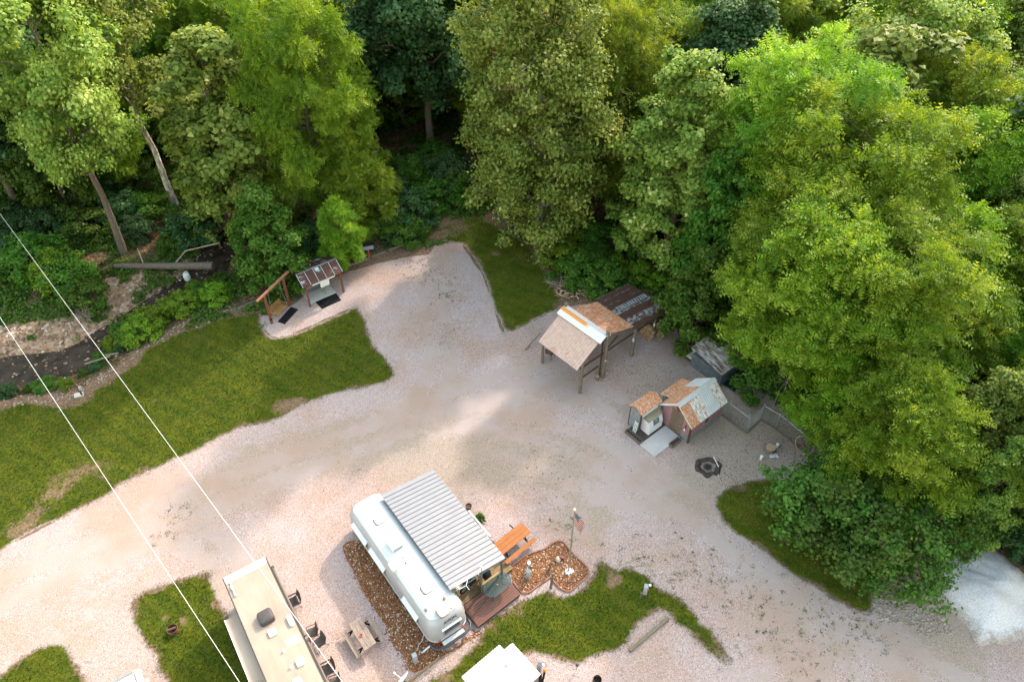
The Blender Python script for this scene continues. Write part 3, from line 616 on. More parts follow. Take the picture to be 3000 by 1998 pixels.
shrubs([(1700,830),(1740,880),(1820,900),(1690,790),(1890,900),(2060,1060),(1960,940),(2100,1030)], 'one of the green bushes growing through the back fence', 'bushes along the back fence', ('shrubA','shrubB'), (1.4,2.8))
shrubs([(2240,1180),(2290,1160),(2330,1200),(2340,1260),(2180,1200)], 'one of the bushes behind the white gravel pile', 'bushes behind the gravel pile', ('shrubC','shrubA'), (1.4,2.6))
tbase('shrubB', 153, 888, 'small round bright bush on the leaf strewn bank below the creek', .95, wide=.8)
tbase('shrubA', 1103, 1195, 'tiny green bush beside the flower pot by the porch roof', .55, wide=.75)
# --- ground cover of the wood and the bank, too many leaves to count
rs = np.random.RandomState(9); n = 60000
reg = [((-60,-18,44,80),1.0),((-20,16,55,85),.6),((8,46,46,75),.7)]; pts = []
for (a_,b_,c_,d_), wgt in reg:
    q = np.c_[rs.uniform(a_,b_,int(26000*wgt)), rs.uniform(c_,d_,int(26000*wgt))]; pts.append(q)
q = np.concatenate(pts); ok = ~pip(q, gl)
for ll in lawn_loops.values(): ok &= ~pip(q, ll)
q = q[ok]; dcr = np.sqrt(((q[:,None,:]-CH[None,::3])**2).sum(2)).min(1)
nn_ = np.array([noise.noise(Vector((x*.35,y*.35,1)))+.5*noise.noise(Vector((x*1.1,y*1.1,4))) for x, y in q])
sdq = np.array([CHT[i,0]*(p_[1]-CH[i,1])-CHT[i,1]*(p_[0]-CH[i,0]) for p_, i in zip(q, ((q[:,None,:]-CH[None])**2).sum(2).argmin(1))]) if len(q) < 60000 else np.zeros(len(q))
thr = np.where(dcr < 2.3, 2, np.where((dcr < 5.6)&(sdq > 0)&(q[:,0] < -22), .10, -.05)); q = q[nn_ > thr]
cen = np.c_[q, height(q)+.12]; V, F, T = leaves(rs, cen, rs.uniform(.2,.42,len(cen)), 7, 'broad', .24)
tag(np_mesh('ground_cover', V, F, L_mid, attr={'tint':T}), kind='stuff')
# ------------------------------------------------------------------ materials of built things
def flat(name, c, rough=.5, metal=0.0, spec=None): return simple(name, c, tuple(x*.86 for x in c), 4, rough, metal, spec=spec)
W_new = wood('fresh orange cedar', (.40,.15,.05), (.30,.105,.033), (1,9,9)); W_old = wood('weathered grey wood', (.36,.28,.225), (.17,.125,.10), (1,9,9))
W_deck = wood('red brown deck paint', (.205,.10,.08), (.135,.063,.05), (1,9,9)); W_deck2 = wood('worn yellow deck boards', (.33,.215,.11), (.17,.11,.06), (1,9,9))
W_log = wood('grey pole wood', (.24,.19,.155), (.11,.085,.07), (7,7,1)); W_red = wood('stained red timber', (.24,.085,.045), (.145,.047,.027), (5,5,1))
W_beam = wood('pinkish red timber', (.40,.17,.115), (.28,.11,.07), (1,5,5)); W_swing = wood('varnished swing wood', (.36,.20,.07), (.22,.11,.04), (1,9,9))
W_dark = wood('dark stained trim', (.10,.06,.042), (.055,.034,.025), (4,4,4)); W_timber = wood('landscape timber', (.25,.22,.16), (.12,.10,.072), (1,7,7))
M_white = simple('white paint', (.68,.68,.67), (.60,.60,.59), 2, .45); M_black = flat('black rubber', (.013,.013,.014), .8, 0, .12); M_dark = flat('dark metal', (.035,.034,.036), .5, .4)
M_steel = flat('galvanised steel', (.42,.43,.44), .4, .7); M_grey = flat('grey enamel', (.34,.37,.40), .5); M_conc = simple('concrete', (.50,.46,.43), (.40,.365,.345), 1.6, .9, bump=.15)
M_rustmetal = simple('rusted steel', (.20,.085,.04), (.07,.035,.022), 6, .85); M_glass = flat('dark window glass', (.012,.013,.015), .08, 0, .6); M_redp = flat('red plastic', (.55,.05,.035), .4)
M_orangep = flat('orange plastic', (.85,.20,.02), .4); M_stone = simple('pale stone', (.50,.42,.33), (.34,.27,.20), 5, .9, bump=.3)
RO = rusty('orange rusted tin', (.56,.44,.36), (.52,.185,.05), (.33,.10,.03), .60, (6,.3,6), 1.3, .10); ROy = rusty('orange rusted tin sheets', (.60,.48,.39), (.52,.19,.055), (.36,.115,.035), .62, (.28,6,6), 1.3, .10)
RD = rusty('dark brown rusted tin', (.36,.38,.40), (.078,.035,.022), (.048,.022,.015), .88, (.5,2.2,1), 1.4, .04)
RG = rusty('galvanised tin with rust spots', (.25,.265,.275), (.12,.055,.03), (.07,.03,.02), .52, (1,1.6,1), 3.2, .03)
RT = rusty('tan painted tin', (.50,.335,.285), (.45,.22,.11), (.35,.16,.08), .20, (1.2,1.2,1), 1.0)
RW = rusty('streaky pale tin', (.66,.64,.62), (.40,.21,.10), (.28,.13,.06), .46, (5,.5,5), 1.2, .08)
RWy = rusty('streaky pale tin panels', (.68,.63,.58), (.44,.22,.10), (.30,.14,.06), .44, (1,9,9), 1.3)
RB = rusty('old brown and pale tin', (.52,.48,.45), (.16,.08,.055), (.09,.045,.03), .52, (5,.4,5), 1.2, .08)
Mtin = simple('white roof metal', (.56,.55,.55), (.48,.47,.47), 2, .45, .1)

# ------------------------------------------------------------------ open pavilion built of poles and rusted tin
o = z4(850,1370); pv = thing('pavilion', 'open pole pavilion with tan, orange and dark rusted tin roofs beside the firewood', 'pavilion', (o.x,o.y,0), R(42.2))
yb = 3.95
prof = [(-.45,2.62),(2.05,4.30),(5.70,2.92),(9.75,2.30)]
def pz(x): return float(np.interp(x,[p[0] for p in prof],[p[1] for p in prof]))
MB().corr((-.45,.0,2.62),(0,yb,0),(2.55,0,1.70),.23,.022,True).build('tan_roof', RT, pv)
MB().corr((1.95,.12,4.26),(0,yb-.2,0),(3.85,0,-1.40),.085,.02).build('orange_roof', ROy, pv)
m = MB(); m2 = MB(); ws = [.55,.62,.72,.62,.60,.62,.50]; y = -.12
for i, wd in enumerate(ws): 
    (m2 if i in (1,3) else m).corr((5.55,y,2.93-.0015*i),(0,wd,0),(4.2,0,-.66),.11,.016); 
    (m2).beam((5.6,y+wd,2.955),(9.75,y+wd,2.30),.035,.018); y += wd
m.build('rear_roof', RD, pv); m2.build('bare_roof_strip', RG, pv)
t = NT('white ridge metal with rust'); v = t.coord(); sx = t.n('ShaderNodeSeparateXYZ'); t.l(v, sx.inputs[0]); yy = t.math('ADD', sx.outputs[1], t.math('MULTIPLY', t.noise(3,6,.7,t.coord((1.5,6,1))), .9))
mk = t.math('MULTIPLY', t.ramp(t.math('ABSOLUTE', t.math('ADD', sx.outputs[0], t.math('MULTIPLY', t.noise(2,4,.6,v), .12))),[(.60,0.0),(.70,1.0)]), 1.0)
xr = t.math('SUBTRACT', 1.0, t.math('MULTIPLY', t.math('ABSOLUTE', t.math('SUBTRACT', sx.outputs[0], 2.02)), 5.5), True)
yr = t.ramp(t.math('MULTIPLY', yy, .25),[(.42,0.0),(.55,1.0)]); mask = t.math('MULTIPLY', t.math('MULTIPLY', xr, 2.2, True), yr)
c = t.mix(t.math('MULTIPLY', mask, .95, True), t.mix(t.ramp(t.noise(4,7,.7,t.coord((6,1,6))),[(.4,0.0),(.7,1.0)]), (.64,.61,.60), (.50,.475,.465)), (.56,.20,.016)); RCAP = t.fin(c, .6, 0, .3)
rc = MB().slab((1.55,-.22,4.06),(1.55,yb+.18,4.06),(2.10,yb+.18,4.40),(2.10,-.22,4.40),.03).slab((2.10,-.22,4.40),(2.10,yb+.18,4.40),(2.62,yb+.18,4.20),(2.62,-.22,4.20),.03).build('ridge_cap', RCAP, pv)
tp = local(pv, z4(1120,1195)); pr_ = local(pv, z4(1450,945)); prr = local(pv, z4(1690,750))
def pole(mb, x, y, h, r, top=.93): return mb.tube([(x,y,0),(x+.02,y+.01,h*.5),(x,y,h)],[r,r*.97,r*top],10)
for (x,y,h,r) in ((0,-.06,2.88,.125),(tp.x,tp.y,4.68,.15),(tp.x,yb+.12,4.6,.14),(pr_.x,pr_.y,2.80,.15),(pr_.x,yb,2.8,.14),(prr.x,prr.y+.02,2.36,.10),(9.2,yb-.2,2.2,.10),(0.1,yb+.05,2.5,.11)):
    pole(MB(), x, y, h, r).build('pole', W_log, pv, 50)
MB().beam((tp.x-.16,.1,0),(tp.x-.16,.1,4.0),.10,.10).beam((0,.05,2.5),(9.2,.05,2.22),.06,.16).beam((tp.x,.12,2.3),(tp.x+1.5,.12,3.2),.06,.12).beam((0,yb-.1,2.5),(9.2,yb-.1,2.22),.06,.16).beam((0,0,2.5),(0,yb,2.5),.08,.16).beam((2.05,0,4.1),(2.05,yb,4.1),.08,.16).beam((5.7,-.1,2.8),(5.7,yb,2.8),.08,.16).beam((9.5,-.1,2.22),(9.5,yb,2.22),.08,.14).beam((.3,.1,1.3),(2.0,.1,1.3),.06,.14).build('frame', W_dark, pv)
m = MB().obox((pr_.x-.13,pr_.y-.06,1.75),(.015,.2,.36)).build('notice_sheet', flat('pale blue paper',(.35,.56,.60),.7), pv); MB().obox((prr.x-.09,prr.y-.02,1.5),(.012,.16,.26)).build('white_notice', M_white, pv)
MB().obox((tp.x-.10,tp.y-.14,1.9),(.10,.06,.16)).lathe([(.0,0),(.05,.02),(.04,.1),(0,.12)],(tp.x-.05,tp.y-.19,1.85),10).build('outlet_box', M_grey, pv)
# ladder lying on the roof
a = Vector((6.15,2.22,2.86)); b = Vector((9.55,2.22,2.345)); ld = thing('ladder', 'aluminium ladder lying on the dark rusted pavilion roof', 'ladder', pv.matrix_basis @ a, pv.rotation_euler.z)
dz = (b-a); m = MB()
for s_ in (-.21,.21): m.beam((0,s_,.04),(dz.x,s_,dz.z+.04),.06,.09)
m.build('rail', M_steel, ld); m = MB()
for k in range(12): u = (k+.5)/12; m.cyl((dz.x*u,-.2,dz.z*u+.06),(dz.x*u,.2,dz.z*u+.06),.025,n=6)
m.build('rung', M_steel, ld)
# woodpile: cut log ends stacked
t = NT('split firewood'); v = t.coord(); oc = t.ramp(t.attr('tint'),[(0,(.14,.085,.05)),(.5,(.27,.175,.11)),(1,(.44,.31,.21))]); t.bump(t.noise(25,4,.6,v),.3,.01); M_fire = t.fin(oc,.9,0,.1)
def logs_mesh(name, items, mat, parent):
    V = []; F = []; T = []; n = 7
    for (a, b, r, tint) in items:
        mb = MB().tube([a,b],[r,r*rnd.uniform(.85,1.05)],n); o_ = len(V); V += mb.v; T += [tint]*len(mb.v)
        for f in mb.f:
            for k in range(1,len(f)-1): F.append((f[0]+o_,f[k]+o_,f[k+1]+o_))
    return np_mesh(name, np.array(V), np.array(F), mat, parent, {'tint':np.array(T)})
for (px,py,nx_,ry,lab,y0) in ((1630,640,9,0,'round stack of split firewood between the two far pavilion poles',0),(1760,620,9,0,'outer stack of split firewood at the far end of the pavilion',0)):
    c = z4(px, py+95); st = thing('firewood_stack', lab, 'firewood', (c.x,c.y,0), R(42.2-90), 'firewood stacks under the pavilion'); it = []
    for r_ in range(11):
        for k in range(9):
            if (k-4)**2/20+(r_-4.2)**2/34 > 1.05: continue
            x = (k-4)*.13+rnd.uniform(-.02,.02)+(r_%2)*.06; z = .07+r_*.125; it.append(((x,-.28+rnd.uniform(-.05,.05),z),(x,.28,z),rnd.uniform(.05,.072),rnd.uniform(.35,1)))
    logs_mesh('log', it, M_fire, st)
c = z4(790,200); fp = thing('firewood_heap', 'untidy heap of split logs at the edge of the small lawn', 'firewood', (c.x,c.y,0), .3); it = []
for k in range(120):
    a = rnd.uniform(0,6.28); r_ = 1.25*math.sqrt(rnd.random()); x = r_*math.cos(a)*1.3; y = r_*math.sin(a)*.95; z = .08+max(0,.55*(1-r_/1.3))*rnd.random()+.02
    d = Vector((rnd.uniform(-1,1),rnd.uniform(-1,1),rnd.uniform(-.25,.25))).normalized()*rnd.uniform(.16,.3); it.append((Vector((x,y,z))-d,Vector((x,y,z))+d,rnd.uniform(.05,.095),rnd.uniform(0,1)))
logs_mesh('log', it, M_fire, fp)
c = z4(1105,195); fr = thing('fire_ring', 'old blackened fire ring behind the pavilion', 'fire pit', (c.x,c.y,0))
MB().lathe([(.30,.03),(.34,.30),(.44,.32),(.50,.28),(.52,.0)],n=22).build('rim', simple('ashy clay',(.24,.20,.17),(.10,.08,.07),5,.9), fr, 60); MB().lathe([(0,.04),(.33,.05)],n=22).build('ash', flat('char',(.02,.018,.017),.95), fr)
# chair and things under the pavilion
M_mesh = flat('brown sling fabric', (.085,.07,.062), .8); M_frame = flat('black tube', (.02,.019,.02), .45, .3)
def sling_chair(name, label, loc, rz, group=None):
    t = thing(name, label, 'chair', loc, rz, group); 
    MB().tube([(-.26,-.24,.02),(-.26,-.22,.42),(-.27,.20,.40),(-.27,.34,.98)],.016,6).tube([(.26,-.24,.02),(.26,-.22,.42),(.27,.20,.40),(.27,.34,.98)],.016,6).tube([(-.27,.34,.98),(-.15,.355,1.02),(.15,.355,1.02),(.27,.34,.98)],.016,6).tube([(-.26,.36,.02),(-.27,.15,.42)],.016,6).tube([(.26,.36,.02),(.27,.15,.42)],.016,6).build('frame', M_frame, t, 60)
    for s_ in (-1,1): MB().tube([(s_*.30,-.26,.02),(s_*.31,-.26,.60),(s_*.31,-.16,.64),(s_*.31,.22,.64),(s_*.28,.28,.70)],.017,6).build('armrest', M_frame, t, 60)
    MB().slab((-.25,-.23,.43),(.25,-.23,.43),(.26,.20,.405),(-.26,.20,.405),.015).build('seat', M_mesh, t)
    MB().slab((-.26,.20,.42),(.26,.20,.42),(.265,.345,.985),(-.265,.345,.985),.015).build('backrest', M_mesh, t); return t
def armless(q): return q
c = z4(510,960); sling_chair('lawn_chair', 'dark chair under the tan front roof of the pavilion', (c.x,c.y,0), R(150))
c = z4(880,1010); tb = thing('round_table', 'small dark table half hidden under the tan pavilion roof', 'table', (c.x+.1,c.y+1.0,0)); MB().lathe([(0,.70),(.55,.70),(.57,.72),(.55,.74),(0,.74)],n=24).build('top', M_dark, tb, 40); MB().cyl((0,0,0),(0,0,.7),.05).lathe([(0,0),(.28,0),(.26,.04),(0,.05)],n=18).build('pedestal', M_dark, tb, 40)
c = z4(1170,1150); bk = thing('bucket', 'white bucket at the foot of the tallest pavilion pole', 'bucket', (c.x,c.y,0)); MB().lathe([(.12,0),(.15,.34),(.16,.35),(.14,.35),(.11,.03),(0,.03)],n=18).build('shell', M_stone, bk, 40); MB().tube([(-.15,0,.33),(-.1,.05,.2),(.1,.05,.2),(.15,0,.33)],.006,5).build('handle', M_steel, bk)
c = z4(1058,1225); sp_ = thing('log_stool', 'upright log stool between the two front pavilion poles', 'stool', (c.x,c.y,0)); MB().lathe([(.14,0),(.125,.12),(.13,.40)],n=12).build('log', W_log, sp_, 40); MB().lathe([(0,.401),(.128,.402),(.125,.412),(0,.412)],n=12).build('cut_face', simple('cut wood',(.42,.30,.20),(.30,.20,.13),8,.9), sp_)
# ramp of two boards lying beside the front
a = z4(230,890); b = z4(405,765); rm = thing('split_rail', 'dark bent rail leaning out from under the pavilion eave', 'rail', a); d = b-a
MB().tube([(0,0,.04),(d.x*.5,d.y*.5,.42),(d.x,d.y,.72)],.05,8).build('rail', W_log, rm, 50); MB().cyl((d.x*.28,d.y*.28,0),(d.x*.28,d.y*.28,.22),.03).build('stake', W_log, rm)

# ------------------------------------------------------------------ pink shed, ice box, slab
o = s5(1255,1205); sh = thing('pink_shed', 'small pink shed with grey skirting and a patchwork tin roof', 'shed', (o.x,o.y,0), R(40.0))
# local x runs back along the side wall, y runs left along the door wall
Wd, Ln, Hw, Hr = 2.45, 3.25, 1.98, 3.02; t_ = .06
M_pink = simple('dusty pink siding', (.29,.145,.16), (.235,.115,.13), 2.5, .75); M_skirt = simple('blue grey skirting', (.17,.20,.215), (.115,.135,.148), 3, .6)
m = MB(); pent = [(0,.0),(Wd,.0),(Wd,Hw),(Wd/2,Hr-.08),(0,Hw)]
for x0, x1 in ((0,t_),(Ln-t_,Ln)):
    m.add([(x0,y,z) for y,z in pent]+[(x1,y,z) for y,z in pent],[(0,1,2,3,4),(9,8,7,6,5)]+[(i,5+i,5+(i+1)%5,(i+1)%5) for i in range(5)])
m.box(t_,Ln-t_,0,t_,0,Hw).box(t_,Ln-t_,Wd-t_,Wd,0,Hw); m.build('wall', M_pink, sh)
MB().box(-.012,0.0-.002,-.012,.76,0,.55).box(-.012,Ln+.01,-.014,-.002,0,.47).build('skirting', M_skirt, sh)
dr = MB().box(-.03,-.004,.76,1.66,.12,2.06).build('door', simple('brown door',(.155,.10,.07),(.115,.075,.052),2,.6), sh); MB().lathe([(0,0),(.035,.01),(.04,.04),(.02,.06),(0,.065)],(0,0,0),10).build('knob', M_steel, dr).location = (-.06,.84,1.03)
MB().box(-.04,-.004,.70,.758,.10,2.12).box(-.04,-.004,1.662,1.73,.10,2.12).box(-.04,-.004,.70,1.73,2.122,2.19).build('door_frame', simple('brown grey trim',(.19,.135,.11),(.13,.09,.075),4,.8), sh)
wf = MB().box(1.42,2.02,-.04,-.003,.80,.86).box(1.42,2.02,-.04,-.003,1.64,1.71).box(1.42,1.48,-.04,-.003,.862,1.638).box(1.96,2.02,-.04,-.003,.862,1.638).box(1.482,1.958,-.034,-.003,1.22,1.26).build('window', simple('grey window frame',(.30,.27,.25),(.22,.19,.175),4,.7), sh); MB().box(1.482,1.958,-.016,-.004,.862,1.218).box(1.482,1.958,-.016,-.004,1.262,1.638).build('pane', M_glass, wf)
MB().box(-.05,.06,-.05,-.002,0,Hw-.02).box(-.05,-.002,0,.06,0,Hw-.02).build('corner_trim', W_dark, sh)
ov = .22; sl2 = (Hr-Hw)/(Wd/2); ey = -ov; ez = Hw-ov*sl2+.03; xa, xb = -.22, Ln+.30
def rp(x0,x1,mat,side,name,f0=0.0,f1=1.0,ribs=False):
    yr, zr = Wd/2, Hr+.03
    ye, ze = (ey,ez) if side > 0 else (Wd+ov, ez)
    p0 = Vector((x0, yr+(ye-yr)*f0, zr+(ze-zr)*f0)); MB().corr(p0,(x1-x0,0,0),(0,(ye-yr)*(f1-f0),(ze-zr)*(f1-f0)),.2 if ribs else .075,.016,ribs).build(name, mat, sh)
rp(xa,xa+.85,RO,1,'roof_sheet'); rp(xa+.85,xa+1.85,RW,1,'roof_sheet'); rp(xa+1.85,xa+2.95,Mtin,1,'roof_sheet',ribs=True); rp(xa+2.95,xb,RW,1,'roof_sheet')
rp(xa,xa+.10,Mtin,-1,'roof_sheet'); rp(xa+.10,xa+1.15,RO,-1,'roof_sheet'); rp(xa+1.15,xa+2.55,RO,-1,'roof_sheet',ribs=False); rp(xa+2.55,xb,Mtin,-1,'roof_sheet')
MB().slab((xa-.02,Wd/2-.20,Hr+.075-.17),(xb+.02,Wd/2-.20,Hr+.075-.17),(xb+.02,Wd/2,Hr+.075),(xa-.02,Wd/2,Hr+.075),.012).slab((xb+.02,Wd/2+.20,Hr+.075-.17),(xa-.02,Wd/2+.20,Hr+.075-.17),(xa-.02,Wd/2,Hr+.075),(xb+.02,Wd/2,Hr+.075),.012).build('ridge_cap', Mtin, sh)
MB().corr((.75,Wd+.05,1.88),(2.35,0,0),(0,1.0,-.42),.075,.016).build('lean_to_roof', RO, sh); MB().box(.9,3.0,Wd+.02,Wd+.85,0,1.44).build('lean_to_wall', M_skirt, sh)
MB().slab((xa+.005,ey,ez-.02),(xa+.03,ey,ez-.02),(xa+.03,Wd/2,Hr-.01),(xa+.005,Wd/2,Hr-.01),.07).slab((xa+.03,Wd+ov,ez-.02),(xa+.005,Wd+ov,ez-.02),(xa+.005,Wd/2,Hr-.01),(xa+.03,Wd/2,Hr-.01),.07).build('fascia', M_white, sh)
# wreath of rusty scrap over the door and a lamp beside it
wr = thing('wreath', 'rusty red metal star ornament above the shed door', 'ornament', sh.matrix_basis @ Vector((-.03,1.22,2.42)), sh.rotation_euler.z); m = MB()
for k in range(10):
    a = k*.628; m.cyl((-.015,math.cos(a)*.05,math.sin(a)*.05),(-.02,math.cos(a)*.21,math.sin(a)*.21),.022,.012,6)
m.build('spokes', M_rustmetal, wr); MB().tube([(-.02,math.cos(k*.5236)*.14,math.sin(k*.5236)*.14) for k in range(13)],.018,6).build('ring', M_rustmetal, wr)
lp = thing('wall_lamp', 'small brown and white lantern on the pink wall right of the door', 'lamp', sh.matrix_basis @ Vector((-.04,.40,1.15)), sh.rotation_euler.z)
MB().box(-.05,.03,-.03,.03,-.05,.40).build('bracket', M_rustmetal, lp); MB().lathe([(.02,-.12),(.06,-.09),(.06,.02),(.03,.05)],(-.08,0,0),10).build('globe', M_white, lp, 40)
# slab in front
sa, sb_, sc_ = s5(330,1240,.12), s5(600,1480,.12), s5(1105,1095,.12); hd = heading(sb_, sc_)
sbx = thing('concrete_slab', 'pale concrete step slab in front of the shed door', 'slab', (sb_.x,sb_.y,0), hd); MB().box(0,2.58,0,1.36,0,.12).build('slab', M_conc, sbx, bevel=.012)
MB().box(.003,2.577,.003,1.357,.1205,.1235).build('top_finish', simple('trowelled concrete',(.42,.38,.365),(.36,.325,.315),1.2,.9), sbx)
def planter(lab, a, ln, rz):
    p = thing('planter_box', lab, 'planter', (a.x,a.y,0), rz, 'planter boxes by the slab'); m = MB(); wv, h = .34, .26
    m.box(0,ln,0,.035,0,h).box(0,ln,wv-.035,wv,0,h).box(0,.035,.036,wv-.036,0,h).box(ln-.035,ln,.036,wv-.036,0,h).build('box', wood('planter grey wood',(.20,.155,.13),(.10,.075,.062),(1,6,6)), p)
    MB().box(.036,ln-.036,.036,wv-.036,.02,.17).build('soil', simple('dark soil',(.075,.042,.028),(.03,.018,.012),12,.95,bump=.5), p)
planter('long planter box of bare soil left of the slab', s5(365,1205), 1.42, hd+math.pi/2); planter('short planter box of bare soil between the slab and the shed corner', s5(945,1325), .95, hd)
# wooden pad + ice box
pd = thing('wood_pad', 'low dark plank platform under the white ice box', 'platform', (sb_.x,sb_.y,0), hd); m = MB()
for k in range(9): m.box(.35,2.62,1.42+k*.155,1.42+k*.155+.14,.02,.14)
m.build('plank', wood('dark wet plank',(.105,.08,.06),(.05,.038,.03),(1,8,8)), pd)
ib = thing('ice_box', 'white ice chest with a grey hatch standing on the plank platform', 'ice chest', (pd.matrix_basis @ Vector((1.0,1.5,.14))), hd); M_ice = simple('worn white enamel', (.66,.66,.69), (.56,.56,.60), 2.2, .45)
# body: front face (towards the camera side, -y) leans back at the top
pr2 = [(0,0),(1.0,0),(1.0,1.28),(.84,1.28),(.22,1.28),(-.0,.62)]
m = MB(); pts2 = [(0,0),(.98,0),(.98,1.18),(.16,1.18),(0,.66)]; L2 = 1.36
m.add([(0,y,z) for y,z in pts2]+[(L2,y,z) for y,z in pts2],[tuple(range(4,-1,-1)),tuple(range(5,10))]+[(i,(i+1)%5,5+(i+1)%5,5+i) for i in range(5)]); m.build('chest', M_ice, ib, bevel=.02)
dn = Vector((0,-.52,.16)).normalized()
ht_ = MB().add([(.42,.018-.012,.72),(.98,.006,.72),(.98,.132,1.13),(.42,.132,1.13),(.42,.0-.015,.725),(.98,-.015,.725),(.98,.118,1.135),(.42,.118,1.135)],[(0,1,2,3),(7,6,5,4),(0,4,5,1),(1,5,6,2),(2,6,7,3),(3,7,4,0)]).build('hatch', simple('brown grey hatch',(.15,.12,.115),(.11,.09,.085),3,.5), ib); MB().add([(.60,.036,.90),(.80,.036,.90),(.80,.098,1.09),(.60,.098,1.09)],[(0,1,2,3)]).build('notice', flat('cyan sticker',(.09,.42,.52),.5), ht_)
for k in range(2): MB().add([(.64,.075+.0,.985-.05*k),(.76,.075,.985-.05*k),(.76,.085,1.015-.05*k),(.64,.085,1.015-.05*k)],[(0,1,2,3)]).build('print', flat('navy print',(.02,.05,.10),.5), ht_).location = (0,-.012-.016*k,.002)
m = MB()
for k in range(4): m.box(-.006,-.001,.30,.62,.22+k*.20,.30+k*.20)
m.build('faded_lettering', flat('faded red print',(.60,.42,.44),.5), ib)
MB().box(-.02,L2+.02,.14,1.0,1.182,1.215).build('lid', simple('mossy tan lid',(.30,.26,.17),(.20,.17,.11),5,.8), ib)
# little gabled hut roof over the ice box
hut = thing('ice_box_roof', 'small gabled roof of orange rusted tin over the white ice box', 'roof', (pd.matrix_basis @ Vector((.66,2.06,0))), hd)
m = MB(); gx0, gx1 = -.04, 2.02; y0, ym, y1 = 0, .62, 1.20; za, zm = 1.98, 2.36
MB().corr((gx0,ym,zm),(gx1-gx0,0,0),(0,y0-ym,za-zm),.075,.016).corr((gx0,ym,zm),(gx1-gx0,0,0),(0,y1-ym,za-zm),.075,.016).build('roof_sheet', RO, hut)
for (x,y) in ((.12,.12),(1.85,.30),(.12,1.10),(1.85,1.10)): MB().beam((x,y,0),(x,y,za-.02),.085).build('post', W_dark, hut)
MB().box(.075,.115,.18,1.06,.1,1.98).build('side_panel', simple('grey tin panel',(.22,.23,.26),(.16,.165,.19),3,.5), hut); MB().box(.18,1.78,.10,.14,1.46,1.92).build('front_panel', M_ice, hut)
lt = thing('lattice_panel', 'white wooden panel leaning against the left side of the ice box hut', 'panel', (hut.matrix_basis @ Vector((-.22,.16,0))), hd); m = MB()
for k in range(3): m.beam((0,.12*k,0),(.14,.12*k,1.15),.06,.02)
m.beam((.02,0,.2),(.02,.26,.2),.02,.06).beam((.12,0,1.0),(.12,.26,1.0),.02,.06); m.build('slat', M_white, lt)
# tin shed behind
a, b = z5(1070,460), z5(1215,330); ts = thing('tin_shed', 'low grey tin shed with an old brown tin roof behind the pink shed', 'shed', (a.x,a.y,0), R(40)); Lb = 2.6
MB().box(0,Lb,0,2.8,0,1.25).build('wall', simple('dark blue grey tin',(.12,.135,.155),(.07,.08,.092),2.5,.6), ts)
MB().corr((-.15,-.06,1.32),(Lb+.25,0,0),(0,3.0,.62),.09,.018).build('roof', RB, ts)
a = z5(675,130); wp = thing('tin_fence_panel', 'upright white tin sheet panel beyond the tin shed', 'fence', (a.x,a.y,0), R(-52)); MB().corr((0,0,.02),(3.4,0,0),(0,.12,1.2),.12,.02).build('sheet', Mtin, wp); MB().beam((0,0,0),(0,0,1.35),.10).beam((3.4,0,0),(3.4,0,1.3),.10).beam((0,-.05,.12),(3.4,-.05,.12),.06,.16).build('post', W_dark, wp)
a = z5(1230,410); tr_ = thing('tarp', 'crumpled dark green tarp on the sand behind the sheds', 'tarp', (a.x,a.y,0), R(40)); n = 14; V = []; 
for i in range(n+1):
    for j in range(n+1):
        x = (i/n-.5)*1.9; y = (j/n-.5)*1.3; V.append((x+.05*noise.noise(Vector((y*3,0,1))), y, .04+.12*abs(noise.noise(Vector((x*2.2,y*2.2,2))))+.04*abs(noise.noise(Vector((x*7,y*7,2))))))
np_mesh('sheet', np.array(V), np.array([(i*(n+1)+j,(i+1)*(n+1)+j,(i+1)*(n+1)+j+1,i*(n+1)+j+1) for i in range(n) for j in range(n)]), flat('green plastic sheet',(.012,.035,.028),.35), tr_, smooth=True)

# ------------------------------------------------------------------ chain link runs
M_wire = flat('fence wire', (.30,.31,.32), .5, .6)
def chain_run(name, label, pts, h, posts, timber=True):
    f = thing(name, label, 'fence', pts[0]); m = MB(); rl = MB(); tb = MB(); base = Vector(pts[0])
    for a, b in zip(pts[:-1], pts[1:]):
        a = Vector(a)-base; b = Vector(b)-base; L = (b-a).length; d = (b-a)/L; sp_ = .14; n = int((L+h)/sp_)
        rl.cyl(a+Vector((0,0,h)),b+Vector((0,0,h)),.021,n=6)
        if timber: tb.beam(a+Vector((0,0,.06)),b+Vector((0,0,.06)),.14,.12)
        for k in range(n):
            for sg in (0,1):
                s0 = k*sp_-h; p, q = s0, s0+h; z0, z1_ = .1, h
                lo = max(0,p); hi = min(L,q)
                if hi-lo < .02: continue
                za = .1+(lo-p)/h*(h-.1); zb_ = .1+(hi-p)/h*(h-.1)
                A = d*lo; B = d*hi
                if sg: A, B = d*(L-lo), d*(L-hi)
                m.tube([a+A+Vector((0,0,za)),a+B+Vector((0,0,zb_))],.0019,3,False)
    m.build('wire_mesh', M_wire, f); rl.build('top_rail', M_steel, f, 40)
    if timber: tb.build('base_timber', W_timber, f)
    for p in posts:
        p = Vector(p)-base; MB().cyl(p,p+Vector((0,0,h+.05)),.034,n=8).lathe([(0,h+.05),(.045,h+.05),(.03,h+.10),(0,h+.11)],p,8).build('post', M_steel, f, 40)
    return f
q = [s7(345,470),s7(725,758),s7(945,545)]; chain_run('chain_link_fence', 'chain link corner fence with timber kerb at the back of the pink shed', q, 1.62, [s7(430,482),s7(700,712),s7(722,722),s7(945,545)])
q = [s7(960,555),s7(1190,690),s7(1640,1060),s7(1800,1190)]; chain_run('chain_link_fence', 'long chain link fence running past the wagon wheel', q, 1.55, [s7(1190,685),s7(1635,1040)])
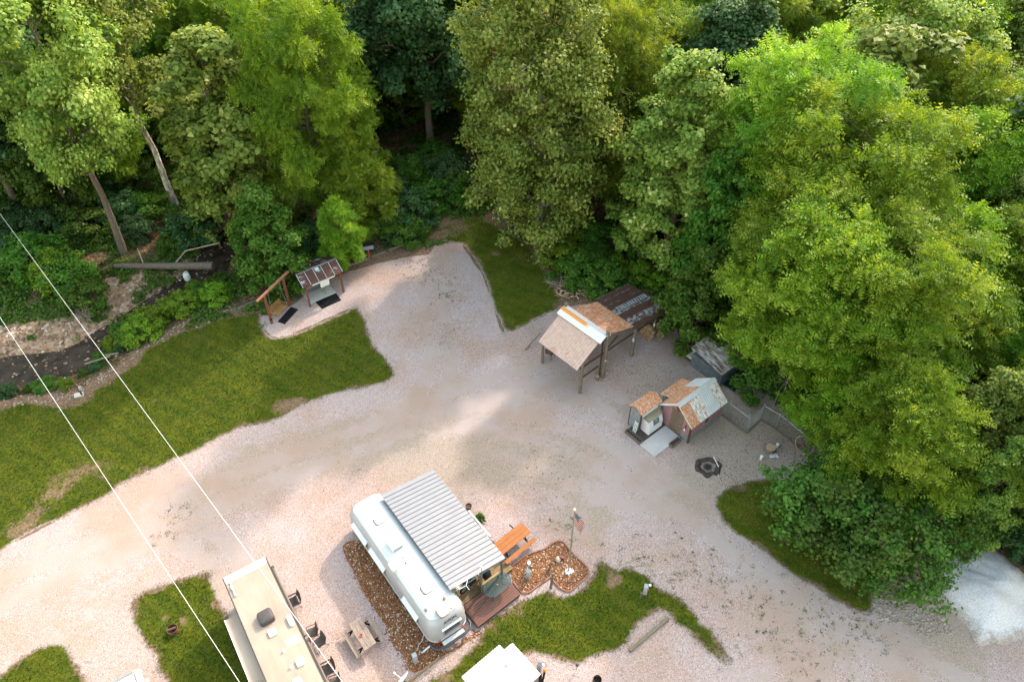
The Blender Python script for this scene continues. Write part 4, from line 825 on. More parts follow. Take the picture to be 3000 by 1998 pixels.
q = [z7(355,880),z7(600,1010),z7(800,1140),z7(1020,1360),z7(1260,1560)]; chain_run('chain_link_fence', 'back chain link fence under the walnut trees', q, 1.6, [z7(595,1100),z7(640,1075),z7(1085,1355)], True)
# wagon wheel
c = s7(1600,1050); ax = heading(s7(960,555), s7(1640,1060)); wg = thing('wagon_wheel', 'old wooden wagon wheel leaning on the long chain link fence', 'wheel', (c.x,c.y,0), ax); wg.rotation_euler = (R(-12),0,ax)
rw = .66; W_bl = wood('bleached wheel wood',(.48,.36,.27),(.28,.20,.15),(2,2,2))
MB().tube([(rw*math.cos(k*math.pi/16),0,rw+rw*math.sin(k*math.pi/16)) for k in range(33)],.035,8,False).build('rim', W_bl, wg, 60); m = MB()
for k in range(14): a = k*2*math.pi/14; m.cyl((.09*math.cos(a),0,rw+.09*math.sin(a)),((rw-.02)*math.cos(a),0,rw+(rw-.02)*math.sin(a)),.018,.014,6)
m.build('spoke', wood('dark spoke',(.16,.10,.075),(.09,.055,.04)), wg); MB().cyl((0,-.12,rw),(0,.12,rw),.10,.085,14).build('hub', M_rustmetal, wg, 40)
c = s7(1105,1030); sm = thing('tree_stump', 'sawn flat tree stump between the two white pipe caps', 'stump', (c.x,c.y,0)); MB().lathe([(.40,0),(.36,.06),(.345,.2),(.335,.40)],n=22).build('bark', W_log, sm, 50); MB().lathe([(0,.401),(.333,.402),(.325,.42),(0,.421)],n=22).build('cut_face', simple('sawn wood',(.44,.30,.19),(.34,.22,.13),6,.9), sm)
for px, py, lab in ((970,1155,'white pipe cap standing left of the tree stump'),(1222,965,'white pipe cap standing right of the tree stump')):
    c = s7(px,py); p_ = thing('pipe_cap', lab, 'pipe', (c.x,c.y,0), 0, 'white capped pipes'); MB().cyl((0,0,0),(0,0,.22),.095,n=16).build('pipe', M_white, p_, 40); MB().lathe([(0,.22),(.115,.22),(.115,.30),(.06,.34),(0,.345)],n=16).build('cap', M_white, p_, 40)
# burnt stump ring
c = s7(130,1290); fr = thing('fire_ring', 'big charred stump hollowed into a fire pit in front of the shed', 'fire pit', (c.x,c.y,0)); m = MB(); n = 48; V = []; F = []
for j, (r0_, z) in enumerate([(.78,0),(.72,.16),(.63,.20),(.55,.12),(.42,.06)]):
    for k in range(n): a = 2*math.pi*k/n; r_ = r0_*(1+.16*noise.noise(Vector((math.cos(a)*2.2,math.sin(a)*2.2,j*.08)))+.07*math.sin(a*6)); V.append((r_*math.cos(a)*1.15,r_*math.sin(a)*1.0,z+.05*noise.noise(Vector((math.cos(a)*4,math.sin(a)*4,3)))*(j>0)))
for j in range(4):
    for k in range(n): F.append((j*n+k,j*n+(k+1)%n,(j+1)*n+(k+1)%n,(j+1)*n+k))
m.add(V,F).build('charred_rim', simple('charcoal wood',(.065,.04,.03),(.016,.012,.011),5,.9,bump=.5), fr, 80); t = NT('ash bed'); v = t.coord(); dd_ = t.n('ShaderNodeVectorMath'); dd_.operation = 'LENGTH'; t.l(v, dd_.inputs[0]); c_ = t.ramp(t.math('ADD', dd_.outputs['Value'], t.math('MULTIPLY', t.noise(5,5,.6,v), .25)),[(.22,(.008,.007,.007)),(.36,(.03,.022,.019)),(.5,(.17,.125,.10)),(.75,(.24,.18,.14))]); M_ash = t.fin(c_,.95); MB().lathe([(0,.03),(.56,.05)],n=32).build('ash', M_ash, fr)
a, b, c = s7(205,1165), s7(298,1315), s7(290,1440); pp = thing('bent_pipe', 'bent white plastic pipe beside the charred fire pit', 'pipe', a); MB().tube([(0,0,.30),(b.x-a.x,b.y-a.y,.16),(c.x-a.x,c.y-a.y,.05)],.028,8).build('pipe', M_white, pp, 60); MB().cyl((b.x-a.x,b.y-a.y,0),(b.x-a.x,b.y-a.y,.16),.02).build('stake', M_steel, pp)
c = s7(1170,1110); pl = thing('plastic_sheet', 'scrap of clear crumpled plastic below the tree stump', 'plastic', (c.x,c.y,0)); n = 10; V = [((i/n-.5)*.6,(j/n-.5)*.4,.03+.14*abs(noise.noise(Vector((i*.9,j*.9,5))))) for i in range(n+1) for j in range(n+1)]
np_mesh('sheet', np.array(V), np.array([(i*(n+1)+j,(i+1)*(n+1)+j,(i+1)*(n+1)+j+1,i*(n+1)+j+1) for i in range(n) for j in range(n)]), flat('cloudy plastic',(.60,.60,.63),.25), pl)
# ------------------------------------------------------------------ rounded silver trailer
nl_, nr_ = z1(705,1322,.62), z1(965,1178,.62); AH = R(-53.6)
cc = (nl_+nr_)/2; rv = thing('travel_trailer', 'long rounded silver and white travel trailer beside the porch roof', 'trailer', (cc.x,cc.y,0), AH)
HWd = 1.22; LB = -9.75
def ring(x0, x1, hw, rc, z, n=7):
    out = []
    for cx, cy, a0 in ((x1-rc,hw-rc,0),(x0+rc,hw-rc,90),(x0+rc,-hw+rc,180),(x1-rc,-hw+rc,270)):
        for k in range(n+1):
            a = R(a0+90*k/n); out.append((cx+rc*math.cos(a), cy+rc*math.sin(a), z))
    return out
def loft(rings, cap_top=True, cap_bot=False):
    m = MB(); n = len(rings[0]); V = [v for r_ in rings for v in r_]; F = []
    for j in range(len(rings)-1):
        for k in range(n): F.append((j*n+k,j*n+(k+1)%n,(j+1)*n+(k+1)%n,(j+1)*n+k))
    if cap_top: F.append(tuple((len(rings)-1)*n+k for k in range(n)))
    if cap_bot: F.append(tuple(range(n-1,-1,-1)))
    return m.add(V, F)
def rr(inset, z, ex=1.5): return ring(LB+inset*ex, -inset*ex, HWd-inset, min(max(.2,.62-inset*.25),(HWd-inset)*.9), z)
t = NT('brushed aluminium skin'); v = t.coord((.3,8,8)); g = t.noise(2,5,.6,v); h_ = t.noise(.8,4,.6,t.coord())
M_alu = t.fin(t.mix(t.ramp(h_,[(.4,0.0),(.7,1.0)]),(.42,.41,.43),(.34,.335,.355)), .46, .18)
t = NT('white roof coating with stains'); v = t.coord(); k = t.noise(3.2,8,.72,v); k2 = t.noise(.9,5,.6,v)
sxx = t.n('ShaderNodeSeparateXYZ'); t.l(v, sxx.inputs[0]); seam = t.math('LESS_THAN', t.math('FRACT', t.math('MULTIPLY', sxx.outputs[0], .82)), .028)
M_rvroof = t.fin(t.mix(t.math('MULTIPLY', seam, .4), t.mix(t.ramp(t.math('ADD',t.math('MULTIPLY',k,.75),t.math('MULTIPLY',k2,.25)),[(.575,0.0),(.66,.7)]), (.50,.50,.50), (.22,.16,.12)), (.27,.25,.24)), .42, 0, .4)
side = [(0.02,.62),(0,.75),(0,1.35),(.02,1.75),(.06,2.05),(.13,2.28),(.23,2.45)]; top = [(.23,2.45),(.36,2.57),(.54,2.655),(.74,2.70),(.95,2.72)]
loft([rr(a,z) for a,z in side], False).build('body', M_alu, rv, 40)
loft([rr(a,z) for a,z in top], True).build('roof', M_rvroof, rv, 40)
loft([rr(.06,.34),rr(.03,.62)], False, True).build('skirt', flat('grey underskirt',(.22,.22,.235),.5,.4), rv, 40)
MB().tube(rr(-.012,.70)+[rr(-.012,.70)[0]],.022,6,False).build('belt_trim', M_white, rv, 60)
MB().tube([q for q in rr(.215,2.44) if q[1] < 0][1:-1],.012,5).build('drip_rail', flat('tan seam',(.42,.34,.27),.6), rv, 60)
def L_(p): return local(rv, p)
for (p,q) in (((190,520),(268,650)),((305,685),(398,818)),((520,1005),(612,1138))):
    xa_ = L_(z1(*p,1.9)).x; xb_ = L_(z1(*q,1.9)).x
    wn = MB().box(xa_,xb_,-HWd-.022,-HWd+.05,1.12,1.78).build('window', flat('window frame alloy',(.30,.30,.31),.4,.5), rv); MB().box(xa_+.06,xb_-.06,-HWd-.03,-HWd-.023,1.17,1.72).build('pane', M_glass, wn)
    MB().slab((xa_-.05,-HWd-.20,1.66),(xb_+.05,-HWd-.20,1.66),(xb_+.05,-HWd+.02,1.90),(xa_-.05,-HWd+.02,1.90),.05).build('awning_cover', M_white, rv)
def rbox(m, c, sx, sy, h, rc=.1, taper=.9):
    rs_ = [(1,0),(1,h*.7),(taper,h)]; return m.add(*(lambda q: (q.v,q.f))(loft([[(c[0]+x*s_, c[1]+y*s_, c[2]+z) for x,y,_ in ring(-sx/2,sx/2,sy/2,rc,0,4)] for s_,z in rs_])))
M_vent = simple('aged white vent', (.60,.575,.54), (.42,.37,.32), 6, .5); M_seal = simple('brown roof sealant', (.26,.19,.14), (.15,.10,.07), 8, .8)
for (x,y) in ((360,500),(674,948),(778,1100)):
    p = L_(z1(x,y,2.75)); vt = rbox(MB(), (p.x,p.y,2.70), .60, .56, .11, .16).build('roof_vent', M_vent, rv, 40); rbox(MB(), (p.x,p.y,2.695), .68, .64, .03, .18).build('sealant', M_seal, vt, 40)
p = L_(z1(462,652,2.85)); ac = MB().box(p.x-.42,p.x+.42,p.y-.36,p.y+.36,2.70,2.98).build('air_conditioner', M_white, rv, bevel=.05); MB().box(p.x+.425,p.x+.435,p.y-.28,p.y+.28,2.76,2.92).build('grille', flat('grey louvre',(.30,.30,.31),.6), ac)
p = L_(z1(445,812,2.72)); rbox(MB(), (p.x,p.y,2.66), .62, .22, .14, .08).build('fridge_vent', M_vent, rv, 40)
for (x,y,r_,h) in ((522,742,.08,.12),(537,783,.05,.10),(668,1092,.07,.12),(788,1016,.07,.12),(835,1078,.035,.05)):
    p = L_(z1(x,y,2.74)); MB().lathe([(r_*1.3,0),(r_*1.1,.02),(r_,h),(r_*.6,h+.02),(0,h+.025)],(p.x,p.y,2.70),12).build('vent_pipe', M_seal if r_ < .08 else M_vent, rv, 40)
# near end: window, visor, lettering, lights, bumper
wn = MB().box(-.02,.03,-.46,.62,1.00,1.63).build('window', flat('window frame alloy',(.30,.30,.31),.4,.5), rv); MB().box(.031,.036,-.40,.56,1.08,1.56).build('pane', M_glass, wn); MB().box(.037,.045,-.40,.56,1.22,1.235).box(.037,.045,-.40,.56,1.38,1.395).build('glazing_bar', M_steel, wn)
MB().slab((.075,-.55,1.64),(.075,.71,1.64),(-.02,.71,1.74),(-.02,-.55,1.74),.03).build('visor', M_white, rv)
text('lettering', 'AVION', .26, (-.085,.08,2.09), (R(66),0,R(90)), M_black, rv, .004)
for y in (-.40,.06,.55): MB().lathe([(0,-.02),(.035,0),(.02,.03),(0,.035)],(-.045,y,1.80),10).build('marker_light', M_redp, rv, 40)
for y in (-.82,.74): MB().box(.0,.028,y-.14,y+.14,.66,.74).build('tail_light', M_redp, rv)
MB().tube([(-.25,-1.24,.52),(.06,-1.22,.50),(.30,-1.02,.50),(.38,-.6,.50),(.38,.6,.50),(.30,1.02,.50),(.06,1.22,.50),(-.25,1.24,.52)],.07,10).build('bumper', flat('dark bumper',(.055,.06,.075),.4,.3), rv, 60)
MB().box(.06,.30,-.66,.70,.50,.585).build('bumper_box', flat('pale grey box',(.55,.54,.55),.5), rv, bevel=.01)
for x in (L_(z1(465,960,.4)).x, L_(z1(505,1035,.4)).x):
    wh = MB().cyl((x,-1.20,.36),(x,-.98,.36),.36,n=22).build('wheel', M_black, rv, 40); MB().cyl((x,-1.215,.36),(x,-1.201,.36),.2,n=16).build('rim', M_steel, wh, 40)
    MB().cyl((x,1.20,.36),(x,.98,.36),.36,n=22).build('wheel', M_black, rv, 40)
MB().tube([(LB+.1,0,.45),(LB-1.0,0,.45)],.05,8).cyl((LB-.95,0,0),(LB-.95,0,.6),.04).build('hitch', M_dark, rv)
# ------------------------------------------------------------------ porch roof on posts
ra, rb_, rc_, rd_ = z1(365,350,2.98), z1(710,165,2.55), z1(1190,740,2.55), z1(835,968,2.98)
pr = thing('porch_roof', 'long pale grey ribbed metal porch roof standing on wooden posts beside the trailer', 'porch roof', (rd_.x,rd_.y,0), AH)
la, lb_, lc_, ld_ = (local(pr,p) for p in (ra,rb_,rc_,rd_))
Xf = (la.x+lb_.x)/2; Xn = (lc_.x+ld_.x)/2; Yr = (lb_.y+lc_.y)/2
M_rib = simple('pale grey roof steel', (.205,.205,.225), (.18,.18,.198), 1.2, .42, .15); M_ribd = flat('dark blue grey rib',(.125,.125,.15),.5)  # ribs get a darker, bluer colour than the roof panel
MB().slab((Xf,0,2.98),(Xn,0,2.98),(Xn,Yr,2.55),(Xf,Yr,2.55),.03).build('roof_panel', M_rib, pr)
m = MB(); k = 25
for i in range(1,k): 
    x = Xf+(Xn-Xf)*i/k; m.beam((x,.01,2.992),(x,Yr-.01,2.562),.045,.03)
m.build('roof_rib', M_ribd, pr)
MB().box(Xn-.03,Xn+.0-.002,.05,Yr-.02,2.44,2.545).beam((Xf+.02,Yr-.04,2.49),(Xn,Yr-.04,2.49),.04,.09).beam((Xf+.02,.05,2.9),(Xf+.02,Yr,2.46),.04,.09).build('fascia', flat('grey fascia',(.20,.21,.235),.5), pr)
mm = MB()
for x in np.linspace(Xf+.3,Xn-.25,7): mm.beam((x,.1,2.87),(x,Yr-.1,2.44),.05,.11)
mm.build('rafter', W_deck2, pr)
for (x,y) in ((Xn-.12,.42),(Xn-.12,2.05),(Xn-.12,Yr-.18),(Xf+.3,Yr-.18),((Xf+Xn)/2,Yr-.18),(Xf+.3,.42)):
    MB().beam((x,y,.0),(x,y,2.95-.43*y/Yr-.11),.115).build('post', W_log, pr)
p = local(pr, s2(465,935,2.9)); an = thing('tv_antenna', 'white many pronged antenna at the porch roof corner beside the trailer', 'antenna', pr.matrix_basis @ Vector((Xn+.10,.38,2.75)), AH); m = MB()
MB().cyl((0,0,-.4),(0,0,.42),.022,n=8).build('mast', M_steel, an, 40); m.cyl((-.25,-.02,.40),(.25,.02,.40),.018,n=6)
for k in range(5): m.cyl((-.22+.1*k,-.16,.41),(-.22+.1*k,.16,.41),.013,n=5)
m.tube([(.25,.05,.40),(.30,.40,.46),(.1,.62,.5)],.018,6).tube([(.30,.40,.46),(.55,.42,.35)],.016,6).build('boom', M_white, an)
ws_ = thing('weather_mast', 'little grey weather sensor on a mast at the porch roof edge', 'sensor', pr.matrix_basis @ Vector((Xn+.04,2.05,2.50)), AH); MB().cyl((0,0,-.3),(0,0,.75),.022,n=8).build('mast', M_steel, ws_, 40); MB().box(-.14,.14,-.03,.03,.75,.80).lathe([(0,0),(.07,.02),(.05,.1),(0,.11)],(0,0,.80),10).build('sensor_head', M_white, ws_)
# deck: lower red brown part and older part under the roof
a, b = s2(790,1490,.30), s2(1440,985,.30); dh = heading(a,b); dk = thing('deck', 'wooden deck with a red brown front and older yellow boards under the porch roof', 'deck', (a.x,a.y,0), dh)
LD = (b-a).length; c = local(dk, s2(565,1165,.30)); DW = c.y; m = MB(); nb_ = 11; bw = DW/nb_
for k in range(nb_): m.box(0 if k < 9 else .0,LD+.0,k*bw,(k+1)*bw-.012,.26,.30)
m.build('front_board', W_deck, dk); m = MB(); m.box(.03,LD-.03,.03,DW-.03,.0,.255); m.build('joist_frame', W_dark, dk)
m = MB(); bw = .145
for k in range(44): m.box(.05,3.85,DW+.03+k*bw,DW+.03+(k+1)*bw-.012,.20,.245)
m.build('rear_board', W_deck2, dk); MB().box(.08,3.8,DW+.04,DW+6.3,.0,.195).build('rear_frame', W_dark, dk); MB().box(0,LD,DW-.004,DW+.025,.302,.325).build('metal_strip', M_dark, dk)
# rail bench under the roof edge
a, b = s2(835,845,.95), s2(1105,655,.95); rl = thing('porch_rail', 'low yellow timber rail between the porch posts', 'rail', (a.x,a.y,0), heading(a,b)); ln = (b-a).length
MB().box(0,ln,-.07,.07,.88,.93).box(0,ln,-.02,.02,.62,.74).box(0,ln,-.02,.02,.40,.52).build('rail', wood('yellow pine',(.46,.33,.17),(.30,.20,.09),(1,8,8)), rl); MB().box(.0,.09,-.045,.045,.24,.88).box(ln-.09,ln,-.045,.045,.24,.88).build('post', W_deck2, rl)
# glass table
c = s2(1085,845,1.02); gt = thing('glass_table', 'oval glass topped patio table on the red brown deck', 'table', (c.x,c.y,.30), R(42)); 
t = NT('tinted table glass'); tb_ = t.n('ShaderNodeBsdfTransparent'); tb_.inputs[0].default_value = (.62,.72,.71,1); gb_ = t.n('ShaderNodeMixShader'); gb_.inputs[0].default_value = .22; t.l(tb_.outputs[0], gb_.inputs[1]); t.l(t.b.outputs[0], gb_.inputs[2]); t.l(gb_.outputs[0], t.out.inputs[0]); M_tg = t.fin((.14,.19,.19), .08)
stad = [(.42*s_+.47*math.cos(R(a)), .47*math.sin(R(a))) for s_, rg in ((1,range(-90,91,12)),(-1,range(90,271,12))) for a in rg]
MB().prism(stad,.70,.712).build('glass_top', M_tg, gt); MB().tube([(x,y,.70) for x,y in stad]+[(stad[0][0],stad[0][1],.70)],.016,6,False).build('rim', flat('blue grey rim',(.10,.125,.14),.4,.4), gt, 60)
m = MB()
for x,y in ((.62,.26),(-.62,.26),(.62,-.26),(-.62,-.26)): m.tube([(x*.35,y*.35,.68),(x*.7,y*.7,.40),(x,y,0)],.016,6)
m.build('leg', M_frame, gt, 60); MB().tube([(0,0,.0),(0,0,.70)],.022,8).lathe([(0,.70),(.05,.705),(.05,.73),(0,.73)],n=12).build('hub', flat('copper hub',(.30,.16,.10),.5), gt, 40)
# motorbike and barbecue in the shade of the roof
c = s2(690,800,.6); mc = thing('motorcycle', 'teal motorcycle parked under the porch roof', 'motorcycle', (c.x,c.y,.245), AH+R(100))
for x in (-.62,.66): MB().tube([(x+.28*math.cos(k*math.pi/10),0,.32+.28*math.sin(k*math.pi/10)) for k in range(21)],.05,8,False).build('tyre', M_black, mc, 60); MB().cyl((x,-.03,.32),(x,.03,.32),.2,n=14).build('rim', M_steel, mc, 40)
MB().lathe([(0,-.32),(.10,-.26),(.15,0),(.12,.22),(0,.30)],n=12).build('fuel_tank', flat('teal tank',(.06,.20,.22),.25), mc, 50).location = (.08,0,.80); mc.children[-1].rotation_euler = (0,R(90),0)
MB().box(-.62,-.10,-.13,.13,.70,.80).build('saddle', M_black, mc, bevel=.03); MB().box(-.25,.25,-.14,.14,.28,.62).tube([(.66,.08,.32),(.38,.08,.95)],.03,6).tube([(.66,-.08,.32),(.38,-.08,.95)],.03,6).build('engine', M_dark, mc); MB().tube([(.30,-.36,1.0),(.40,-.15,.98),(.40,.15,.98),(.30,.36,1.0)],.018,6).build('handlebar', M_steel, mc, 60)
c = s2(900,690,1.05); gr_ = thing('barbecue', 'black barbecue grill behind the porch rail', 'grill', (c.x,c.y+.1,.245), AH); MB().box(-.32,.32,-.24,.24,.55,.72).build('firebox', M_black, gr_, bevel=.03); MB().lathe([(0,.98),(.20,.94),(.30,.84),(.32,.72),(0,.72)],n=18).build('lid', M_black, gr_, 50); MB().beam((-.26,-.18,0),(-.26,-.18,.55),.04).beam((.26,-.18,0),(.26,-.18,.55),.04).beam((-.26,.18,0),(-.26,.18,.55),.04).beam((.26,.18,0),(.26,.18,.55),.04).build('leg', M_dark, gr_)
a, b = z1(950,437,1.0), z1(1092,608,1.0); hr = thing('handrail', 'white wooden handrail along the open side of the porch', 'rail', (a.x,a.y,0), heading(a,b)); ln = (b-a).length; MB().box(0,ln,-.05,.05,.96,1.0).build('rail', M_white, hr); MB().beam((.1,0,0),(.1,0,.96),.08).beam((ln-.1,0,0),(ln-.1,0,.96),.08).build('post', M_white, hr)
# ------------------------------------------------------------------ tan fifth wheel trailer with a slide-out
ea, eb = z2(360,500,3.0), z2(790,275,3.0); TH = R(-56.8); cc = (ea+eb)/2; tn = thing('camper_trailer', 'tan roofed camper trailer with a slide-out and a dark awning roller', 'trailer', (cc.x,cc.y,0), TH)
t = NT('tan rubber roof'); v = t.coord(); t.bump(t.noise(2,3,.5,v),.05,.02); k = t.noise(.7,6,.65,t.coord((.5,1.6,1))); M_tan = t.fin(t.ramp(k,[(.35,(.285,.215,.17)),(.55,(.33,.255,.205)),(.75,(.37,.29,.235))]), .7, 0, .25)
M_side = simple('cream gelcoat', (.45,.40,.35), (.38,.34,.30), 1.5, .35); TL = 10.2; M_cap = simple('pale end cap', (.42,.40,.38), (.34,.33,.315), 1.6, .4)
MB().box(.06,TL,-1.2,1.2,.62,3.10).build('body', M_side, tn, bevel=.03); MB().box(.10,TL,-1.12,1.12,.35,.615).build('chassis', M_dark, tn)
MB().box(.52,TL,-1.19,1.19,3.102,3.16).build('roof', M_tan, tn, bevel=.02)
m = MB(); pc = [(-.06,2.70),(-.04,2.86),(.06,3.00),(.22,3.10),(.42,3.155),(.515,3.17)]; m.add([(x,-1.21,z) for x,z in pc]+[(x,1.21,z) for x,z in pc]+[(.515,-1.21,2.7),(.515,1.21,2.7)],[(i,6+i,7+i,i+1) for i in range(5)]+[(0,1,2,3,4,5,12),(13,11,10,9,8,7,6)]); m.build('end_cap', M_cap, tn, 60)
MB().box(.50,.60,-1.16,1.16,3.162,3.178).build('seam_sealant', M_white, tn)
MB().tube([(.0,-1.215,2.66),(.05,-1.215,2.98),(.22,-1.215,3.09),(.5,-1.215,3.165),(TL,-1.215,3.165)],.026,6).tube([(.0,1.215,2.66),(.05,1.215,2.98),(.22,1.215,3.09),(.5,1.215,3.165),(TL,1.215,3.165)],.026,6).build('edge_trim', M_dark, tn, 60)
T_ = lambda p: local(tn, p)
a = T_(z2(350,950,2.72)); b_ = T_(z2(640,1568,2.72)).x; ya = -1.95
MB().box(a.x,b_+.15,ya,-1.21,.85,2.72).build('slide_out', M_side, tn, bevel=.02); MB().box(a.x+.03,b_+.12,ya+.05,-1.22,2.722,2.75).build('slide_roof', M_tan, tn); MB().box(a.x,b_+.15,ya-.005,ya+.045,2.722,2.765).build('slide_edge', flat('white rail',(.78,.76,.74),.4), tn)
p = T_(z2(798,895,3.3)); ac = loft([[(p.x+x*s_*(1+.15*(x>0)),p.y+y*s_,3.16+z) for x,y,_ in ring(-.36,.36,.40,.14,0,4)] for s_,z in ((1,0),(1,.2),(.9,.31),(.6,.35))]).build('air_conditioner', flat('charcoal plastic',(.055,.043,.042),.45), tn, 40)
for (x,y) in ((867,1055),(1153,1358),(1125,1560)): p = T_(z2(x,y,3.22)); rbox(MB(),(p.x,p.y,3.16),.42,.42,.13,.07,.8).build('roof_vent', M_white, tn, 40)
p = T_(z2(1052,930,3.25)); rbox(MB(),(p.x,p.y,3.16),.68,.27,.14,.12).build('fridge_vent', M_white, tn, 40)
p = T_(z2(1080,1142,3.2)); sk_ = MB().box(p.x-.28,p.x+.28,p.y-.42,p.y+.42,3.161,3.175).build('skylight', simple('yellowed sealant',(.62,.46,.24),(.50,.37,.20),5,.7), tn); MB().box(p.x-.20,p.x+.20,p.y-.33,p.y+.33,3.176,3.22).build('dome', M_white, sk_, bevel=.02)
for (x,y) in ((985,1238),(1058,1405)): p = T_(z2(x,y,3.25)); MB().lathe([(.09,0),(.06,.02),(.055,.12),(.07,.13),(.04,.17),(0,.175)],(p.x,p.y,3.16),12).build('vent_pipe', M_white, tn, 40)
p = T_(z2(425,520,3.2)); q = T_(z2(490,680,3.2)); an = MB().beam((p.x,p.y,3.21),(q.x,q.y,3.24),.06,.05).beam((p.x+.4,p.y-.02,3.20),((p.x+q.x)/2+.1,(p.y+q.y)/2,3.24),.14,.06).build('tv_antenna', M_white, tn); MB().beam((q.x-.02,q.y-.06,3.26),(q.x+.02,q.y+.12,3.26),.035).beam((p.x,p.y-.12,3.25),(p.x,p.y+.14,3.25),.035).build('wing', M_white, an)
a = T_(z2(862,395,2.9)).x; b_ = T_(z2(1200,1090,2.9)).x; c_ = T_(z2(1240,1155,2.9)).x; aw = MB().cyl((a,1.31,2.86),(b_,1.31,2.86),.075,n=12).cyl((c_,1.31,2.86),(TL,1.31,2.86),.075,n=12).build('awning_roller', flat('brown awning tube',(.105,.078,.066),.5), tn, 40)
MB().lathe([(0,-.07),(.10,-.06),(.10,.06),(0,.07)],(0,0,0),12).build('roller_end', M_dark, aw, 40).location = (a,1.31,2.86); m = MB()
for x in (a,b_,c_): m.beam((x,1.25,2.86),(x,1.25,.9),.05,.04)
m.build('awning_arm', M_dark, aw)
c = T_(z2(570,365,1.05)); stc = thing('spare_tyre', 'black covered spare tyre on the end of the tan camper', 'tyre', tn.matrix_basis @ Vector((-.20,c.y,1.0)), TH); MB().lathe([(0,-.11),(.30,-.11),(.36,-.06),(.37,.06),(.30,.12),(0,.13)],n=24).build('cover', flat('black vinyl cover',(.022,.021,.022),.4), stc, 50).rotation_euler = (0,R(90),0); MB().box(.02,.27,-.05,.05,-.05,.05).build('bracket', M_dark, stc)
for x in (4.6,5.5):
    for s_ in (-1,1): MB().cyl((x,s_*1.05,.36),(x,s_*1.22,.36),.36,n=20).build('wheel', M_black, tn, 40)
# ------------------------------------------------------------------ white trailer at the bottom
ea, eb = sw(15,965,3.1), sw(900,215,3.1); WH = heading(ea,eb)-math.pi/2; cc = (ea+eb)/2; wt = thing('camper_trailer', 'bright white roofed camper with a slide-out at the bottom edge', 'trailer', (cc.x,cc.y,0), WH); hw = (eb-ea).length/2
MB().box(.04,7,-hw+.02,hw-.02,.5,3.04).build('body', simple('dark grey side',(.17,.15,.15),(.12,.105,.105),2,.4), wt); M_tpo = simple('white membrane', (.46,.455,.46), (.40,.395,.40), 1, .55)
MB().box(0,7,-hw,hw,3.042,3.10).build('roof', M_tpo, wt, bevel=.03); m = MB()
for k in range(20): m.obox((-.004,-hw+.08+(2*hw-.16)*k/19,3.075),(.05,.07+.03*rnd.random(),.05))
m.build('sealant_edge', M_tpo, wt); W_ = lambda p: local(wt, p)
a = W_(sw(1200,165,2.86)); b_ = W_(sw(1840,890,2.86)); MB().box(a.x,b_.x,hw-.03,a.y-.02,.8,2.80).build('slide_out', simple('shade grey slide side',(.20,.185,.185),(.15,.135,.135),2,.4), wt)  # slide walls coloured the grey of their near face in shade
MB().box(a.x-.02,b_.x+.02,hw+.002,a.y-.10,2.802,2.86).cyl((a.x-.02,a.y-.07,2.80),(b_.x+.02,a.y-.07,2.80),.06,n=10).build('slide_roof', M_tpo, wt, 40); MB().box(a.x-.045,a.x-.021,a.y-.10,a.y+.02,.8,2.9).box(b_.x+.021,b_.x+.06,a.y-.12,a.y+.02,.8,2.88).build('corner_trim', M_black, wt)
p = W_(sw(1068,655,3.15)); MB().lathe([(.13,0),(.12,.03),(.07,.05),(.06,.10),(.09,.11),(0,.14)],(p.x,p.y,3.10),14).build('vent_pipe', M_tpo, wt, 40)
# ------------------------------------------------------------------ white trailer cut by the lower left corner
e = sq(1345,880,2.7); ct = thing('travel_trailer', 'white rounded trailer cut by the bottom edge at lower left', 'trailer', (e.x,e.y,0), R(-57)); 
MB().box(0,6,-2.35,-.05,.6,2.62).build('body', M_side, ct, bevel=.10); MB().box(.25,6,-2.36,-.10,2.622,2.70).build('roof', M_tpo, ct, bevel=.03)
m = MB(); m.tube([(.02,-.02,.8),(.02,-.02,2.3),(.10,-.02,2.58),(.35,-.02,2.70),(6,-.02,2.72)],.07,8).build('corner_rail', simple('tan rail',(.58,.50,.42),(.45,.38,.32),3,.5), ct, 60); MB().tube([(.05,.10,2.2),(.16,.11,2.50),(.45,.12,2.60),(6,.14,2.6)],.10,8).tube([(.55,.26,2.0),(.75,.27,2.3),(1.1,.28,2.38),(6,.30,2.38)],.09,8).build('awning_roller', M_white, ct, 60)
for k in range(4): MB().box(.06+.05*k,.075+.05*k,-2.3,-.12,2.64+.012*k,2.66+.012*k).build('trim_line', M_steel, ct)
MB().beam((.0,-1.15,.5),(-.75,-1.15,.5),.12,.1).build('hitch', M_dark, ct); MB().lathe([(0,0),(.10,0),(.10,.16),(.06,.2),(0,.2)],(-.70,-1.15,.55),12).build('gas_bottle', M_grey, ct, 40); MB().beam((-.75,-1.15,0),(-.75,-1.15,.5),.05).build('jack', M_dark, ct)
for s_ in (-2.25,-.2): MB().cyl((3,s_-.1,.35),(3,s_+.1,.35),.35,n=18).build('wheel', M_black, ct, 40)
